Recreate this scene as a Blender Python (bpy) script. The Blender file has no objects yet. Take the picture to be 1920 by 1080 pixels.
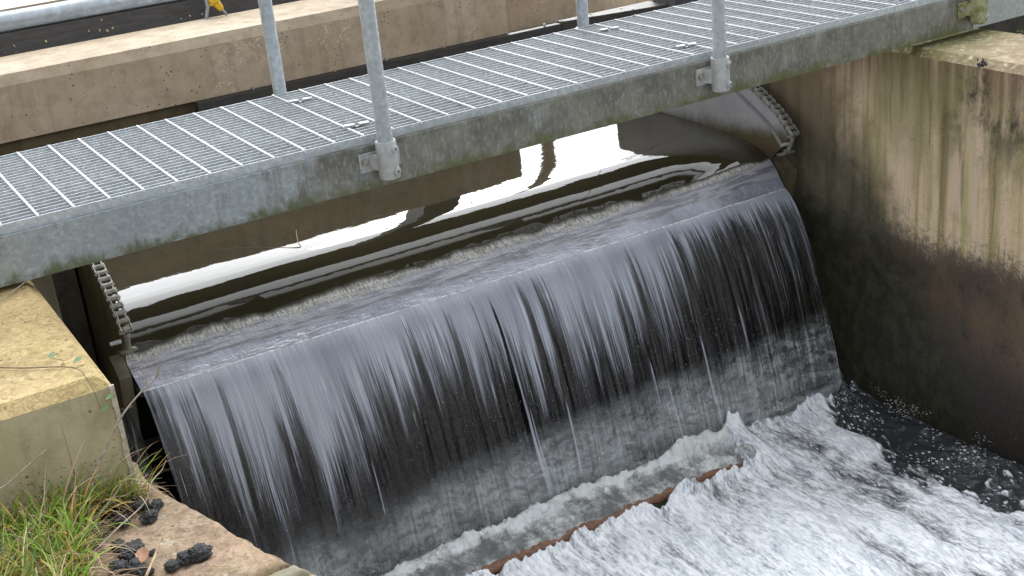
import bpy, bmesh, math, random
import numpy as np
from mathutils import Matrix, Vector, noise
R = math.radians
random.seed(7); RNG = np.random.default_rng(7)
SC = bpy.context.scene
COL = SC.collection

# ------------------------------------------------------------------ camera
cam = bpy.data.objects.new('camera', bpy.data.cameras.new('camera'))
COL.objects.link(cam); SC.camera = cam
cam.data.sensor_width = 36.0
cam.data.lens = 36.0 * 2433.7 / 1920
cam.data.clip_start = .05; cam.data.clip_end = 400
Rw = Matrix(((0.85128257, -0.51612972, -0.09448865),
             (-0.27387536, -0.28346804, -0.91904198),
             (0.44756036, 0.80824253, -0.38266661)))      # rows: right, down, forward
M = Matrix((Rw[0], -Rw[1], -Rw[2])).transposed().to_4x4()
M.translation = Vector((-0.84559501, -3.6353227, 1.06601143))
cam.matrix_world = M

# ------------------------------------------------------------------ sky, sun, exposure
SUN_AZ = math.atan2(.45, .81)       # clockwise from +Y
SUN_EL = R(27)
sun_dir = Vector((math.sin(SUN_AZ)*math.cos(SUN_EL), math.cos(SUN_AZ)*math.cos(SUN_EL), math.sin(SUN_EL)))
W = bpy.data.worlds.new('World'); SC.world = W; W.use_nodes = True
nt = W.node_tree; nt.nodes.clear()
def N(nt, t, **kw):
    n = nt.nodes.new(t)
    for k, v in kw.items(): setattr(n, k, v)
    return n
sky = N(nt, 'ShaderNodeTexSky', sky_type='NISHITA', sun_disc=False)
sky.sun_elevation = SUN_EL; sky.sun_rotation = SUN_AZ
sky.dust_density = 3
bg1 = N(nt, 'ShaderNodeBackground'); bg1.inputs[1].default_value = .12
nt.links.new(sky.outputs[0], bg1.inputs[0])
# thin white overcast, brightest around the veiled sun
tc = N(nt, 'ShaderNodeTexCoord')
dot = N(nt, 'ShaderNodeVectorMath', operation='DOT_PRODUCT')
nrm = N(nt, 'ShaderNodeVectorMath', operation='NORMALIZE')
nt.links.new(tc.outputs['Generated'], nrm.inputs[0]); nt.links.new(nrm.outputs[0], dot.inputs[0])
dot.inputs[1].default_value = sun_dir
mr = N(nt, 'ShaderNodeMapRange', interpolation_type='SMOOTHERSTEP')
mr.inputs[1].default_value = .20; mr.inputs[2].default_value = .86
mr.inputs[3].default_value = 1.25; mr.inputs[4].default_value = 7.6
nt.links.new(dot.outputs['Value'], mr.inputs[0])
cn = N(nt, 'ShaderNodeTexNoise'); cn.inputs['Scale'].default_value = 2.2; cn.inputs['Detail'].default_value = 5
nt.links.new(nrm.outputs[0], cn.inputs['Vector'])
cm = N(nt, 'ShaderNodeMapRange'); cm.inputs[3].default_value = .8; cm.inputs[4].default_value = 1.2
nt.links.new(cn.outputs[0], cm.inputs[0])
mul = N(nt, 'ShaderNodeMath', operation='MULTIPLY')
nt.links.new(mr.outputs[0], mul.inputs[0]); nt.links.new(cm.outputs[0], mul.inputs[1])
bg2 = N(nt, 'ShaderNodeBackground'); bg2.inputs[0].default_value = (.93, .965, 1, 1)
nt.links.new(mul.outputs[0], bg2.inputs[1])
mx = N(nt, 'ShaderNodeMixShader'); mx.inputs[0].default_value = .85
out = N(nt, 'ShaderNodeOutputWorld')
nt.links.new(bg1.outputs[0], mx.inputs[1]); nt.links.new(bg2.outputs[0], mx.inputs[2]); nt.links.new(mx.outputs[0], out.inputs[0])
sun = bpy.data.objects.new('sun', bpy.data.lights.new('sun', 'SUN')); COL.objects.link(sun)
sun.data.energy = .9; sun.data.angle = R(14); sun.data.color = (1, .95, .88)
sun.rotation_euler = (-sun_dir).to_track_quat('-Z', 'Y').to_euler()
SC.view_settings.view_transform = 'Standard'; SC.view_settings.look = 'None'
SC.view_settings.exposure = 0; SC.view_settings.gamma = 1; SC.view_settings.use_curve_mapping = False
SC.render.engine = 'CYCLES'
SC.cycles.max_bounces = 10; SC.cycles.transparent_max_bounces = 24; SC.cycles.caustics_reflective = False; SC.cycles.caustics_refractive = False

# ------------------------------------------------------------------ node helper
class Mat:
    def __init__(s, name):
        s.m = bpy.data.materials.new(name); s.m.use_nodes = True
        s.t = s.m.node_tree; s.t.nodes.clear()
        s.out = s.t.nodes.new('ShaderNodeOutputMaterial')
        s.co = s.t.nodes.new('ShaderNodeTexCoord')
    def put(s, sock, v):
        if isinstance(v, bpy.types.NodeSocket): s.t.links.new(v, sock)
        elif isinstance(v, (tuple, list)) and len(v) == 3 and sock.type == 'RGBA': sock.default_value = (*v, 1)
        else: sock.default_value = v
    def node(s, typ, ins={}, **kw):
        n = s.t.nodes.new(typ)
        for k, v in kw.items(): setattr(n, k, v)
        for k, v in ins.items(): s.put(n.inputs[k], v)
        return n
    def map(s, scale=(1,1,1), loc=(0,0,0), src='Object'):
        v = s.co.outputs[src] if isinstance(src, str) else src
        return s.node('ShaderNodeMapping', {'Vector': v, 'Scale': scale, 'Location': loc}).outputs[0]
    def noise(s, scale=5, detail=4, rough=.5, vec=None, dist=0):
        return s.node('ShaderNodeTexNoise', {'Vector': vec if vec is not None else s.co.outputs['Object'], 'Scale': scale, 'Detail': detail, 'Roughness': rough, 'Distortion': dist}).outputs[0]
    def voro(s, scale=5, vec=None, out='Distance', **kw):
        return s.node('ShaderNodeTexVoronoi', {'Vector': vec if vec is not None else s.co.outputs['Object'], 'Scale': scale}, **kw).outputs[out]
    def ramp(s, f, *st, interp='LINEAR'):
        n = s.t.nodes.new('ShaderNodeValToRGB'); n.color_ramp.interpolation = interp
        e = n.color_ramp.elements
        while len(e) < len(st): e.new(.5)
        for k, (p, c) in zip(e, st):
            k.position = p; k.color = (*(c if isinstance(c, (tuple, list)) else (c, c, c)), 1)
        s.put(n.inputs[0], f); return n.outputs[0]
    def mix(s, f, a, b, mode='MIX'):
        n = s.node('ShaderNodeMix', data_type='RGBA', blend_type=mode)
        s.put(n.inputs[0], f); s.put(n.inputs[6], a); s.put(n.inputs[7], b); return n.outputs[2]
    def math(s, op, a, b=0., c=0., clamp=False):
        n = s.node('ShaderNodeMath', {0: a, 1: b, 2: c}, operation=op); n.use_clamp = clamp; return n.outputs[0]
    def rng(s, f, a, b, c=0., d=1., smooth=True):
        n = s.node('ShaderNodeMapRange', {0: f, 1: a, 2: b, 3: c, 4: d}, interpolation_type='SMOOTHSTEP' if smooth else 'LINEAR')
        return n.outputs[0]
    def xyz(s, src='Object'):
        v = s.co.outputs[src] if isinstance(src, str) else src
        return s.node('ShaderNodeSeparateXYZ', {0: v}).outputs
    def attr(s, name):
        return s.node('ShaderNodeAttribute', attribute_name=name).outputs['Fac']
    def bump(s, h, strength=.3, dist=.01, normal=None):
        d = {'Height': h, 'Strength': strength, 'Distance': dist}
        if normal is not None: d['Normal'] = normal
        return s.node('ShaderNodeBump', d).outputs[0]
    def bsdf(s, color, rough=.6, metal=0., normal=None, finish=True, **kw):
        d = {'Base Color': color, 'Roughness': rough, 'Metallic': metal}
        if normal is not None: d['Normal'] = normal
        d.update(kw)
        b = s.node('ShaderNodeBsdfPrincipled', d)
        if finish: s.t.links.new(b.outputs[0], s.out.inputs[0])
        return b.outputs[0]

def world_vec(m):
    return m.node('ShaderNodeNewGeometry').outputs['Position']

# ------------------------------------------------------------------ materials
MAT = {}
def concrete(name, c1, c2, top=None, stain=.5, algae=(.09,.085,.025), algae_amt=.3, rough_scale=1., wet=None, streak=True, worm=False, veins=.0, lichen=0., pitty=0.):
    m = Mat(name); P = world_vec(m)
    big = m.noise(2.3, 6, .6, P); mid = m.noise(14, 6, .65, P); fine = m.noise(120, 3, .6, P)
    c = m.mix(m.rng(big, .35, .65), c1, c2)
    c = m.mix(m.math('MULTIPLY', m.rng(mid, .42, .7), .45), c, tuple(x*.62 for x in c1))
    if streak:
        sv = m.map((9, 9, .7), src=P); st = m.noise(2.2, 5, .6, sv)
        c = m.mix(m.math('MULTIPLY', m.rng(st, .45, .72), stain), c, tuple(x*.4 for x in c1))
    al = m.noise(3.1, 6, .7, m.map((1,1,.5), (3,1,0), P))
    c = m.mix(m.math('MULTIPLY', m.rng(al, .48, .7), algae_amt), c, algae)
    c = m.mix(m.rng(fine, .55, .8, 0, .35), c, tuple(min(1, x*1.5) for x in c2))
    vn = m.noise(5.5, 4, .55, m.map((1,1,1.3), (2,5,9), P), dist=1.2); vsl = m.noise(2.6, 2, .5, m.map((1,1,1), (7,1,2), P))
    vm = m.math('MULTIPLY', m.rng(m.math('ABSOLUTE', m.math('SUBTRACT', vn, .5)), .004, .011, 1, 0), m.rng(vsl, .54, .62))
    c = m.mix(m.math('MULTIPLY', vm, veins), c, tuple(min(1, x*1.45) for x in c2))
    if lichen:
        ln = m.noise(16, 6, .75, m.map((1,1,1), (9,3,3), P)); c = m.mix(m.math('MULTIPLY', m.rng(ln, .54, .66), lichen*.6), c, (.47,.44,.36))
        ld = m.noise(20, 6, .75, m.map((1,1,1), (4,8,1), P)); c = m.mix(m.math('MULTIPLY', m.rng(ld, .55, .68), lichen*.7), c, (.085,.065,.045))
        lb = m.noise(4, 4, .6, m.map((1,1,1), (1,8,6), P)); c = m.mix(m.math('MULTIPLY', m.rng(lb, .5, .62), lichen*.55), c, (.36,.22,.16))
    if pitty:
        p2 = m.voro(95, P); s2_ = m.math('ADD', m.noise(5, 4, .6, P), m.rng(m.xyz(P)[2], -.22, -.46, -.06, .10))
        c = m.mix(m.math('MULTIPLY', m.rng(p2, .16, .26, .85, 0), m.rng(s2_, .43, .55)), c, (.06,.05,.035))
    pit = m.voro(38, P); psel = m.noise(9, 3, .5, P)
    pits = m.math('MULTIPLY', m.rng(pit, .12, .2, 1, 0), m.rng(psel, .5, .6))
    c = m.mix(m.math('MULTIPLY', pits, .8), c, (.03, .025, .02))
    h = m.math('MULTIPLY_ADD', mid, .6, m.math('MULTIPLY', fine, .35))
    if worm:
        wv = m.noise(44, 4, .65, P, dist=1.4); h = m.math('MULTIPLY_ADD', wv, 1.6, h)
        c = m.mix(m.rng(wv, .5, .62, 0, .38), c, tuple(min(1, x*1.5) for x in c2))
        c = m.mix(m.rng(wv, .46, .36, 0, .55), c, tuple(x*.42 for x in c1))
    h = m.math('SUBTRACT', h, m.math('MULTIPLY', pits, 1.2))
    m.bsdf(c, m.rng(mid, .3, .7, .72, .9), normal=m.bump(h, .55, .006 if worm else .004))
    MAT[name] = m.m; return m
concrete('block_concrete', (.34,.245,.105), (.43,.32,.15), algae_amt=.45, stain=.12, algae=(.30,.24,.06), worm=True)
concrete('block_face', (.38,.33,.20), (.48,.42,.28), pitty=1., algae_amt=.35, stain=.3, algae=(.15,.14,.05))
concrete('back_wall_concrete', (.54,.415,.29), (.65,.52,.39), veins=.7, algae_amt=.25, stain=.28, algae=(.20,.17,.07))
concrete('coping_top', (.40,.31,.21), (.50,.405,.295), algae_amt=.1, stain=.05, algae=(.35,.28,.12))
concrete('sandstone', (.23,.155,.10), (.31,.225,.145), lichen=.8, algae_amt=.8, stain=.0, streak=False, algae=(.22,.18,.07), worm=True)
concrete('joint_stone', (.17,.155,.10), (.24,.22,.15), lichen=.7, algae_amt=.7, stain=0., streak=False, algae=(.12,.12,.05))
concrete('dark_concrete', (.06,.055,.045), (.10,.09,.07), algae_amt=.5, stain=.5, algae=(.03,.035,.015))
concrete('wet_olive', (.10,.075,.04), (.13,.10,.055), algae_amt=.4, stain=.3, algae=(.06,.055,.02))

def right_wall_mat():
    m = Mat('right_wall_concrete'); P = world_vec(m); X, Y, Z = m.xyz(P)
    sv = m.map((6, 6, .35), src=P)
    s1 = m.noise(1.5, 5, .55, sv); s2 = m.noise(5.5, 4, .6, sv); mid = m.noise(12, 6, .65, P); fine = m.noise(110, 4, .65, P); big = m.noise(2.0, 4, .6, P)
    c = m.ramp(s1, (.32, (.16,.10,.055)), (.42, (.36,.29,.15)), (.50, (.58,.45,.28)), (.58, (.62,.47,.34)), (.66, (.42,.36,.16)))
    c = m.mix(m.rng(s2, .54, .68, 0, .6), c, (.12,.085,.045))
    c = m.mix(m.rng(s2, .40, .3, 0, .55), c, (.50,.43,.33))
    c = m.mix(m.rng(mid, .5, .75, 0, .4), c, (.26,.22,.10))
    # damp brown band right under the coping
    c = m.mix(m.math('MULTIPLY', m.rng(Z, -.52, -.20), m.rng(s2, .30, .58, .25, .8)), c, (.17,.105,.062))
    ga_ = m.noise(3.2, 5, .65, m.map((1,1,.4), (2,7,3), P)); c = m.mix(m.math('MULTIPLY', m.rng(ga_, .5, .64), m.rng(Z, -.95, -.45, .15, .5)), c, (.22,.205,.075))
    # black lichen runs near the coping, nearest the camera
    lich = m.noise(4.5, 6, .72, m.map((1,1,.55), (5,2,1), P))
    lk = m.math('MULTIPLY', m.rng(lich, .46, .60), m.math('MULTIPLY', m.rng(Z, -.78, -.32), m.rng(Y, .02, -.32)))
    c = m.mix(m.math('MULTIPLY', lk, .93), c, (.018,.016,.013))
    # speckle
    vo = m.voro(85, P); sel = m.noise(6, 3, .5, P)
    c = m.mix(m.math('MULTIPLY', m.rng(vo, .1, .22, .85, 0), m.rng(sel, .47, .6)), c, (.04,.03,.015))
    # tide line: below it brown-black slime, ragged grey-olive fringe above it
    tn = m.math('MULTIPLY_ADD', mid, .22, m.math('MULTIPLY', fine, .16))
    tz = m.math('ADD', Z, m.math('MULTIPLY_ADD', big, .2, tn))           # Z + noise (mean about .29)
    sp2 = m.noise(48, 5, .75, P)
    spk = m.math('MULTIPLY', m.rng(tz, -.58, -.72), m.rng(sp2, .42, .62))
    c = m.mix(m.math('MULTIPLY', spk, .85), c, (.075,.065,.045))
    low = m.mix(m.rng(m.noise(2.4, 6, .62, m.map((1,1,.6), src=P)), .36, .68), (.062,.045,.032), (.15,.090,.050))
    low = m.mix(m.rng(m.noise(9, 6, .7, P), .5, .72, 0, .7), low, (.10,.085,.06))
    low = m.mix(m.rng(m.noise(30, 5, .7, m.map((1,1,.6), src=P)), .55, .7, 0, .6), low, (.03,.026,.02))
    low = m.mix(m.rng(Z, -1.25, -1.6), low, (.034,.029,.025))
    c = m.mix(m.rng(tz, -.66, -.84), c, low)
    gm_ = m.noise(17, 6, .75, m.map((1,1,.8), (6,6,2), P)); low = m.mix(m.rng(gm_, .54, .66, 0, .65), low, (.020,.020,.014))
    gm2 = m.noise(55, 5, .75, P); low = m.mix(m.rng(gm2, .56, .70, 0, .5), low, (.15,.125,.09))
    c = m.mix(m.rng(tz, -.66, -.80), c, low)
    # dark algae where the spray of the fall keeps the wall wet
    wet = m.math('ADD', Y, m.math('MULTIPLY_ADD', big, .45, m.math('MULTIPLY', mid, .25)))
    wz = m.math('MULTIPLY_ADD', Z, -.62, wet)
    wf = m.rng(wz, .90, 1.22)
    c = m.mix(m.math('MULTIPLY', wf, .88), c, m.mix(m.rng(m.math('ADD', Z, m.math('MULTIPLY', mid, .3)), -.62, -.30), m.mix(m.rng(gm_, .42, .62), (.020,.020,.012), (.048,.048,.028)), (.12,.08,.045)))
    h = m.math('MULTIPLY_ADD', mid, .6, m.math('MULTIPLY', fine, .5))
    m.bsdf(c, m.rng(tz, -.7, -.82, .85, .42), normal=m.bump(m.math('MULTIPLY_ADD', gm_, .5, h), .7, .006))
    MAT['right_wall'] = m.m
right_wall_mat()

def right_top_mat():
    m = Mat('right_wall_top'); P = world_vec(m); X, Y, Z = m.xyz(P)
    mid = m.noise(14, 6, .65, P); fine = m.noise(100, 4, .6, P); big = m.noise(3, 4, .6, P)
    c = m.mix(m.rng(mid, .35, .65), (.29,.215,.125), (.40,.315,.205))
    g = m.math('ADD', Y, m.math('MULTIPLY', big, .35))
    c = m.mix(m.rng(g, -.10, .20, 0, .85), c, (.15,.145,.035))
    wv = m.noise(24, 3, .6, P, dist=1.5)
    c = m.mix(m.rng(wv, .52, .62, 0, .4), c, (.62,.55,.42)); c = m.mix(m.rng(wv, .44, .36, 0, .4), c, (.2,.15,.08))
    m.bsdf(c, .85, normal=m.bump(m.math('MULTIPLY_ADD', wv, 1.4, fine), .5, .005))
    MAT['right_wall_top'] = m.m
right_top_mat()

def galv(name, base, grime=0., rough=.42, scale=1., metal=.55):
    m = Mat(name); P = world_vec(m); X, Y, Z = m.xyz(P)
    sp = m.voro(95*scale, P, 'Color'); spv = m.node('ShaderNodeSeparateColor', {0: sp}).outputs[0]
    sp2 = m.noise(60*scale, 4, .7, P)
    c = m.mix(spv, tuple(x*.86 for x in base), tuple(min(1, x*1.12) for x in base))
    c = m.mix(m.rng(sp2, .53, .66, 0, .55), c, tuple(min(1, x*1.6) for x in base))
    c = m.mix(m.rng(m.noise(28*scale, 5, .7, P), .52, .68, 0, .4), c, tuple(x*.6 for x in base))
    big = m.noise(1.6, 5, .6, P)
    c = m.mix(m.rng(big, .4, .65, 0, .3), c, tuple(x*.7 for x in base))
    met = metal
    if grime:
        sv = m.map((14, 14, 1.6), src=P); st = m.noise(2, 6, .7, sv); blot = m.noise(9, 6, .7, P); fn = m.noise(75, 4, .7, m.map((1,1,.45), src=P))
        gx = m.rng(X, .05, .9)                                  # the left end of the beam is newer and cleaner
        cover = m.math('MULTIPLY_ADD', st, .55, m.math('MULTIPLY', blot, .5))
        thr = m.math('MULTIPLY_ADD', gx, -.24, .62)
        gm = m.rng(m.math('SUBTRACT', cover, thr), -.06, .12)
        c = m.mix(m.math('MULTIPLY', gm, .88), c, m.mix(m.rng(blot, .4, .65), (.16,.15,.115), (.080,.073,.055)))
        c = m.mix(m.math('MULTIPLY', m.math('MULTIPLY', m.rng(fn, .48, .70), gm), .65), c, (.30,.31,.27))
        gr = m.math('MULTIPLY', m.rng(m.math('MULTIPLY_ADD', st, .11, Z), -.070, -.115), m.rng(blot, .36, .54))
        c = m.mix(m.math('MULTIPLY', gr, .85), c, (.085,.095,.025))
        met = m.math('MULTIPLY_ADD', gm, -metal, metal)
    m.bsdf(c, m.rng(sp2, .3, .7, rough, rough+.15), met, normal=m.bump(m.math('ADD', sp2, m.noise(220, 2, .5, P)), .18, .002))
    MAT[name] = m.m
galv('galvanised', (.50,.54,.57))
galv('galvanised_beam', (.33,.37,.39), grime=1)
galv('galvanised_beam_clean', (.42,.46,.45), rough=.5)
galv('grating_steel', (.50,.53,.545), rough=.55, metal=.25)
galv('grating_rod', (.56,.58,.59), rough=.5, metal=.15)
galv('tube_steel', (.46,.50,.54), rough=.38, scale=.6, metal=.5)
galv('cast_socket', (.40,.41,.41), rough=.42, scale=.5, metal=.35)
galv('plate_steel', (.23,.225,.235), rough=.5, scale=.3, metal=.2)

def simple(name, c1, c2, scale=20, rough=.6, metal=0., bump=.3, bd=.003, stretch=(1,1,1), **kw):
    m = Mat(name); P = world_vec(m)
    n = m.noise(scale, 6, .65, m.map(stretch, src=P))
    m.bsdf(m.mix(m.rng(n, .35, .65), c1, c2), rough, metal, normal=m.bump(n, bump, bd), **kw)
    MAT[name] = m.m
simple('chain_steel', (.30,.29,.26), (.46,.45,.41), 60, .42, .5)
simple('chain_roller', (.22,.20,.16), (.36,.34,.29), 60, .45, .5)
simple('lug_steel', (.09,.10,.06), (.19,.19,.14), 50, .6, .2)
simple('black_rubber', (.045,.041,.039), (.075,.069,.065), 12, .55, stretch=(1,6,6))
simple('black_box', (.05,.05,.055), (.09,.09,.1), 20, .6)
simple('yellow_plastic', (.78,.52,.03), (.68,.42,.02), 20, .4)
simple('hose_grey', (.30,.32,.36), (.36,.38,.42), 20, .5)
simple('pale_timber', (.45,.37,.27), (.62,.54,.43), 18, .8, stretch=(.25,3,3))
simple('charcoal', (.010,.010,.010), (.045,.044,.047), 130, .24, 0, .9, .006)
simple('twig', (.22,.17,.13), (.40,.34,.28), 60, .8)
simple('twig_dark', (.10,.07,.045), (.22,.15,.09), 60, .8)
simple('straw', (.30,.20,.10), (.46,.35,.22), 30, .75)
simple('floating_straw', (.12,.085,.045), (.20,.15,.08), 30, .6)
simple('soil', (.035,.026,.018), (.09,.065,.042), 40, .95, 0, .9, .01)
simple('dead_leaf', (.22,.10,.045), (.34,.17,.09), 30, .6)
simple('yellow_leaf', (.42,.42,.16), (.55,.52,.30), 60, .6)
simple('ivy_leaf', (.10,.17,.07), (.16,.24,.12), 60, .5)
simple('moss', (.10,.12,.02), (.2,.2,.05), 60, .95, 0, .8, .01)
simple('rust', (.24,.11,.06), (.13,.07,.045), 50, .5, 0, .8, .008)
simple('dark_steel', (.035,.032,.028), (.06,.055,.048), 12, .4, .2, stretch=(1,1,.3))
simple('olive_steel', (.075,.062,.036), (.13,.112,.07), 4, .55, .1, .2, .002, (3,3,1))
simple('bark', (.05,.04,.03), (.10,.085,.065), 20, .95, 0, .8, .02)
simple('ground', (.06,.055,.03), (.09,.10,.04), 2, .95, 0, .6, .03)
simple('leaf_cluster', (.035,.055,.02), (.09,.12,.04), 3, .7)
simple('rusty_bolt', (.25,.22,.19), (.38,.36,.33), 60, .5, .4)

def grass_mat():
    m = Mat('grass_blade'); u = m.attr('tint'); 
    c = m.ramp(u, (0., (.045,.10,.012)), (.4, (.14,.27,.025)), (.72, (.28,.42,.045)), (.9, (.36,.34,.07)), (1., (.5,.30,.05)))
    b = m.bsdf(c, .5, finish=False); tr = m.node('ShaderNodeBsdfTranslucent', {0: c}).outputs[0]
    m.t.links.new(m.node('ShaderNodeMixShader', {0: .35, 1: b, 2: tr}).outputs[0], m.out.inputs[0])
    MAT['grass'] = m.m
    m = Mat('straw_blade'); u = m.attr('tint')
    c = m.ramp(u, (0., (.10,.055,.03)), (.4, (.28,.17,.09)), (1., (.52,.40,.26)))
    m.bsdf(c, .7); MAT['straw_blade'] = m.m
grass_mat()

def river_mat():
    # dark brown river water, glassy; silver where it thins out over the weir lip
    m = Mat('river_water'); P = world_vec(m)
    lip = m.attr('lip')
    n1 = m.noise(1.3, 3, .5, m.map((1, 2.2, 1), src=P)); n2 = m.noise(9, 3, .5, m.map((1, 1.6, 1), src=P))
    fine = m.noise(34, 5, .7, m.map((1.0, .33, .33), src=P)); wl = m.noise(75, 4, .6, m.map((.22, 1.0, 1.0), src=P))
    murk = m.mix(m.rng(n1, .35, .65), (.026,.022,.012), (.036,.030,.017))
    crink = m.rng(lip, .0, .9)
    bd = m.attr('band')
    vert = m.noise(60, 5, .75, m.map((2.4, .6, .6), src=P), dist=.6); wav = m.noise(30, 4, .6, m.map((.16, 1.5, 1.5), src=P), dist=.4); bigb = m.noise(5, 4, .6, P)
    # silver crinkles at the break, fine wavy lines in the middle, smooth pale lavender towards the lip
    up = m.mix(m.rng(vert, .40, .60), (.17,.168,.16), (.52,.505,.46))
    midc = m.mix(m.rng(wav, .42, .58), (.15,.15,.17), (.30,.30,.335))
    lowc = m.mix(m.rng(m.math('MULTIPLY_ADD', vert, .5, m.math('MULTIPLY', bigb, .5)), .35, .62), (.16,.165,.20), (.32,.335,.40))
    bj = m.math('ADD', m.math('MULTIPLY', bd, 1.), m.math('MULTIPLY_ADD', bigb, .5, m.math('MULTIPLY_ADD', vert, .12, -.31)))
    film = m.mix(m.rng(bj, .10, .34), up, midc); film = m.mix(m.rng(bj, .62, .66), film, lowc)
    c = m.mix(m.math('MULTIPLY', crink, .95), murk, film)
    h = m.math('MULTIPLY_ADD', n1, 1., m.math('MULTIPLY', n2, .22))
    nb = m.bump(h, .06, .05)
    h2 = m.math('MULTIPLY', m.math('MULTIPLY_ADD', fine, 1., m.math('MULTIPLY', wl, .8)), crink)
    nb = m.bump(h2, m.rng(bd, 0., .6, .9, .35), .010, nb)
    m.bsdf(c, m.math('MULTIPLY_ADD', crink, .12, .025), normal=nb, IOR=1.43)
    MAT['river'] = m.m
river_mat()

def fall_mat():
    # thin falling sheet: a glassy film with airy white threads and painted sky sheen, open where the sheet tears
    m = Mat('falling_water')
    uv = m.node('ShaderNodeUVMap', uv_map='flow').outputs[0]
    U, V, _ = m.xyz(uv)
    s1 = m.noise(1., 4, .55, m.map((15, .7, 1), src=uv)); s2 = m.noise(1., 5, .65, m.map((75, 1.6, 1), (3,7,0), uv)); s3 = m.noise(1., 4, .65, m.map((230, 3.2, 1), (1,2,0), uv))
    torn = m.attr('torn')                    # how far the sheet has broken up
    aer_sheen = m.attr('aerated_sheen')
    st = m.math('MULTIPLY_ADD', s1, .34, m.math('MULTIPLY_ADD', s2, .40, m.math('MULTIPLY', s3, .26)))
    white = m.math('MULTIPLY', m.rng(m.math('ADD', st, m.math('MULTIPLY_ADD', aer_sheen, .40, -.21)), .42, .64), 1.0)
    col = m.mix(white, (.012,.012,.014), m.mix(m.rng(m.math('MULTIPLY_ADD', s3, .5, m.math('MULTIPLY', s2, .5)), .36, .60), (.09,.10,.135), (.40,.43,.51)))
    sg = m.noise(1., 3, .5, m.map((5, 1.2, 1), (8,1,0), uv))
    col = m.mix(m.math('MULTIPLY', m.rng(aer_sheen, .72, .98), .85), col, m.mix(m.rng(sg, .35, .65), (.23,.245,.305), (.35,.37,.445)))  # pale blue of the upper sheet: sky reflection painted into the colour
    col = m.mix(m.math('MULTIPLY', m.rng(s3, .62, .72), m.rng(aer_sheen, .1, .5)), col, (.74,.77,.84))  # thin bright glints painted along the threads
    ln_ = m.noise(1., 4, .6, m.map((45, 10, 1), uv and (0,0,0), uv))
    col = m.mix(m.math('MULTIPLY', m.rng(V, .003, .007, 1, 0), m.rng(ln_, .36, .60)), col, (.72,.73,.76))  # highlight along the crease, painted as a broken pale line
    foam_mirror = m.attr('foam_mirror'); mn = m.noise(1., 7, .74, m.map((17, 22, 1), (5,5,0), uv), dist=1.4); mh = m.noise(1., 5, .6, m.map((4, 13, 1), (1,5,0), uv), dist=1.)
    mk = m.math('MULTIPLY', m.rng(m.math('MULTIPLY_ADD', mn, .45, m.math('MULTIPLY_ADD', mh, .3, m.math('MULTIPLY', s2, .25))), .36, .62, .12, 1.), m.rng(foam_mirror, .12, .6))
    col = m.mix(m.math('MULTIPLY', mk, .9), col, (.50,.53,.55))  # foam mirrored in the lower sheet, painted on as mottled grey
    h = m.math('MULTIPLY_ADD', s1, .9, m.math('MULTIPLY_ADD', s2, .6, m.math('MULTIPLY', s3, .35)))
    nb = m.bump(h, .55, .012)
    film = m.bsdf(col, m.math('MULTIPLY_ADD', white, .13, .06), normal=nb, IOR=1.75, finish=False)
    tr = m.node('ShaderNodeBsdfTransparent').outputs[0]
    hole = m.rng(m.math('SUBTRACT', torn, m.math('MULTIPLY', st, 1.25)), -.14, .10, 0, .93)
    thin = m.math('MULTIPLY', m.math('SUBTRACT', 1., white), .35)
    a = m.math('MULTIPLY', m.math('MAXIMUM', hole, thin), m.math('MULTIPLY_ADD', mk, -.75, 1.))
    m.t.links.new(m.node('ShaderNodeMixShader', {0: a, 1: film, 2: tr}).outputs[0], m.out.inputs[0])
    MAT['fall'] = m.m
fall_mat()

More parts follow.
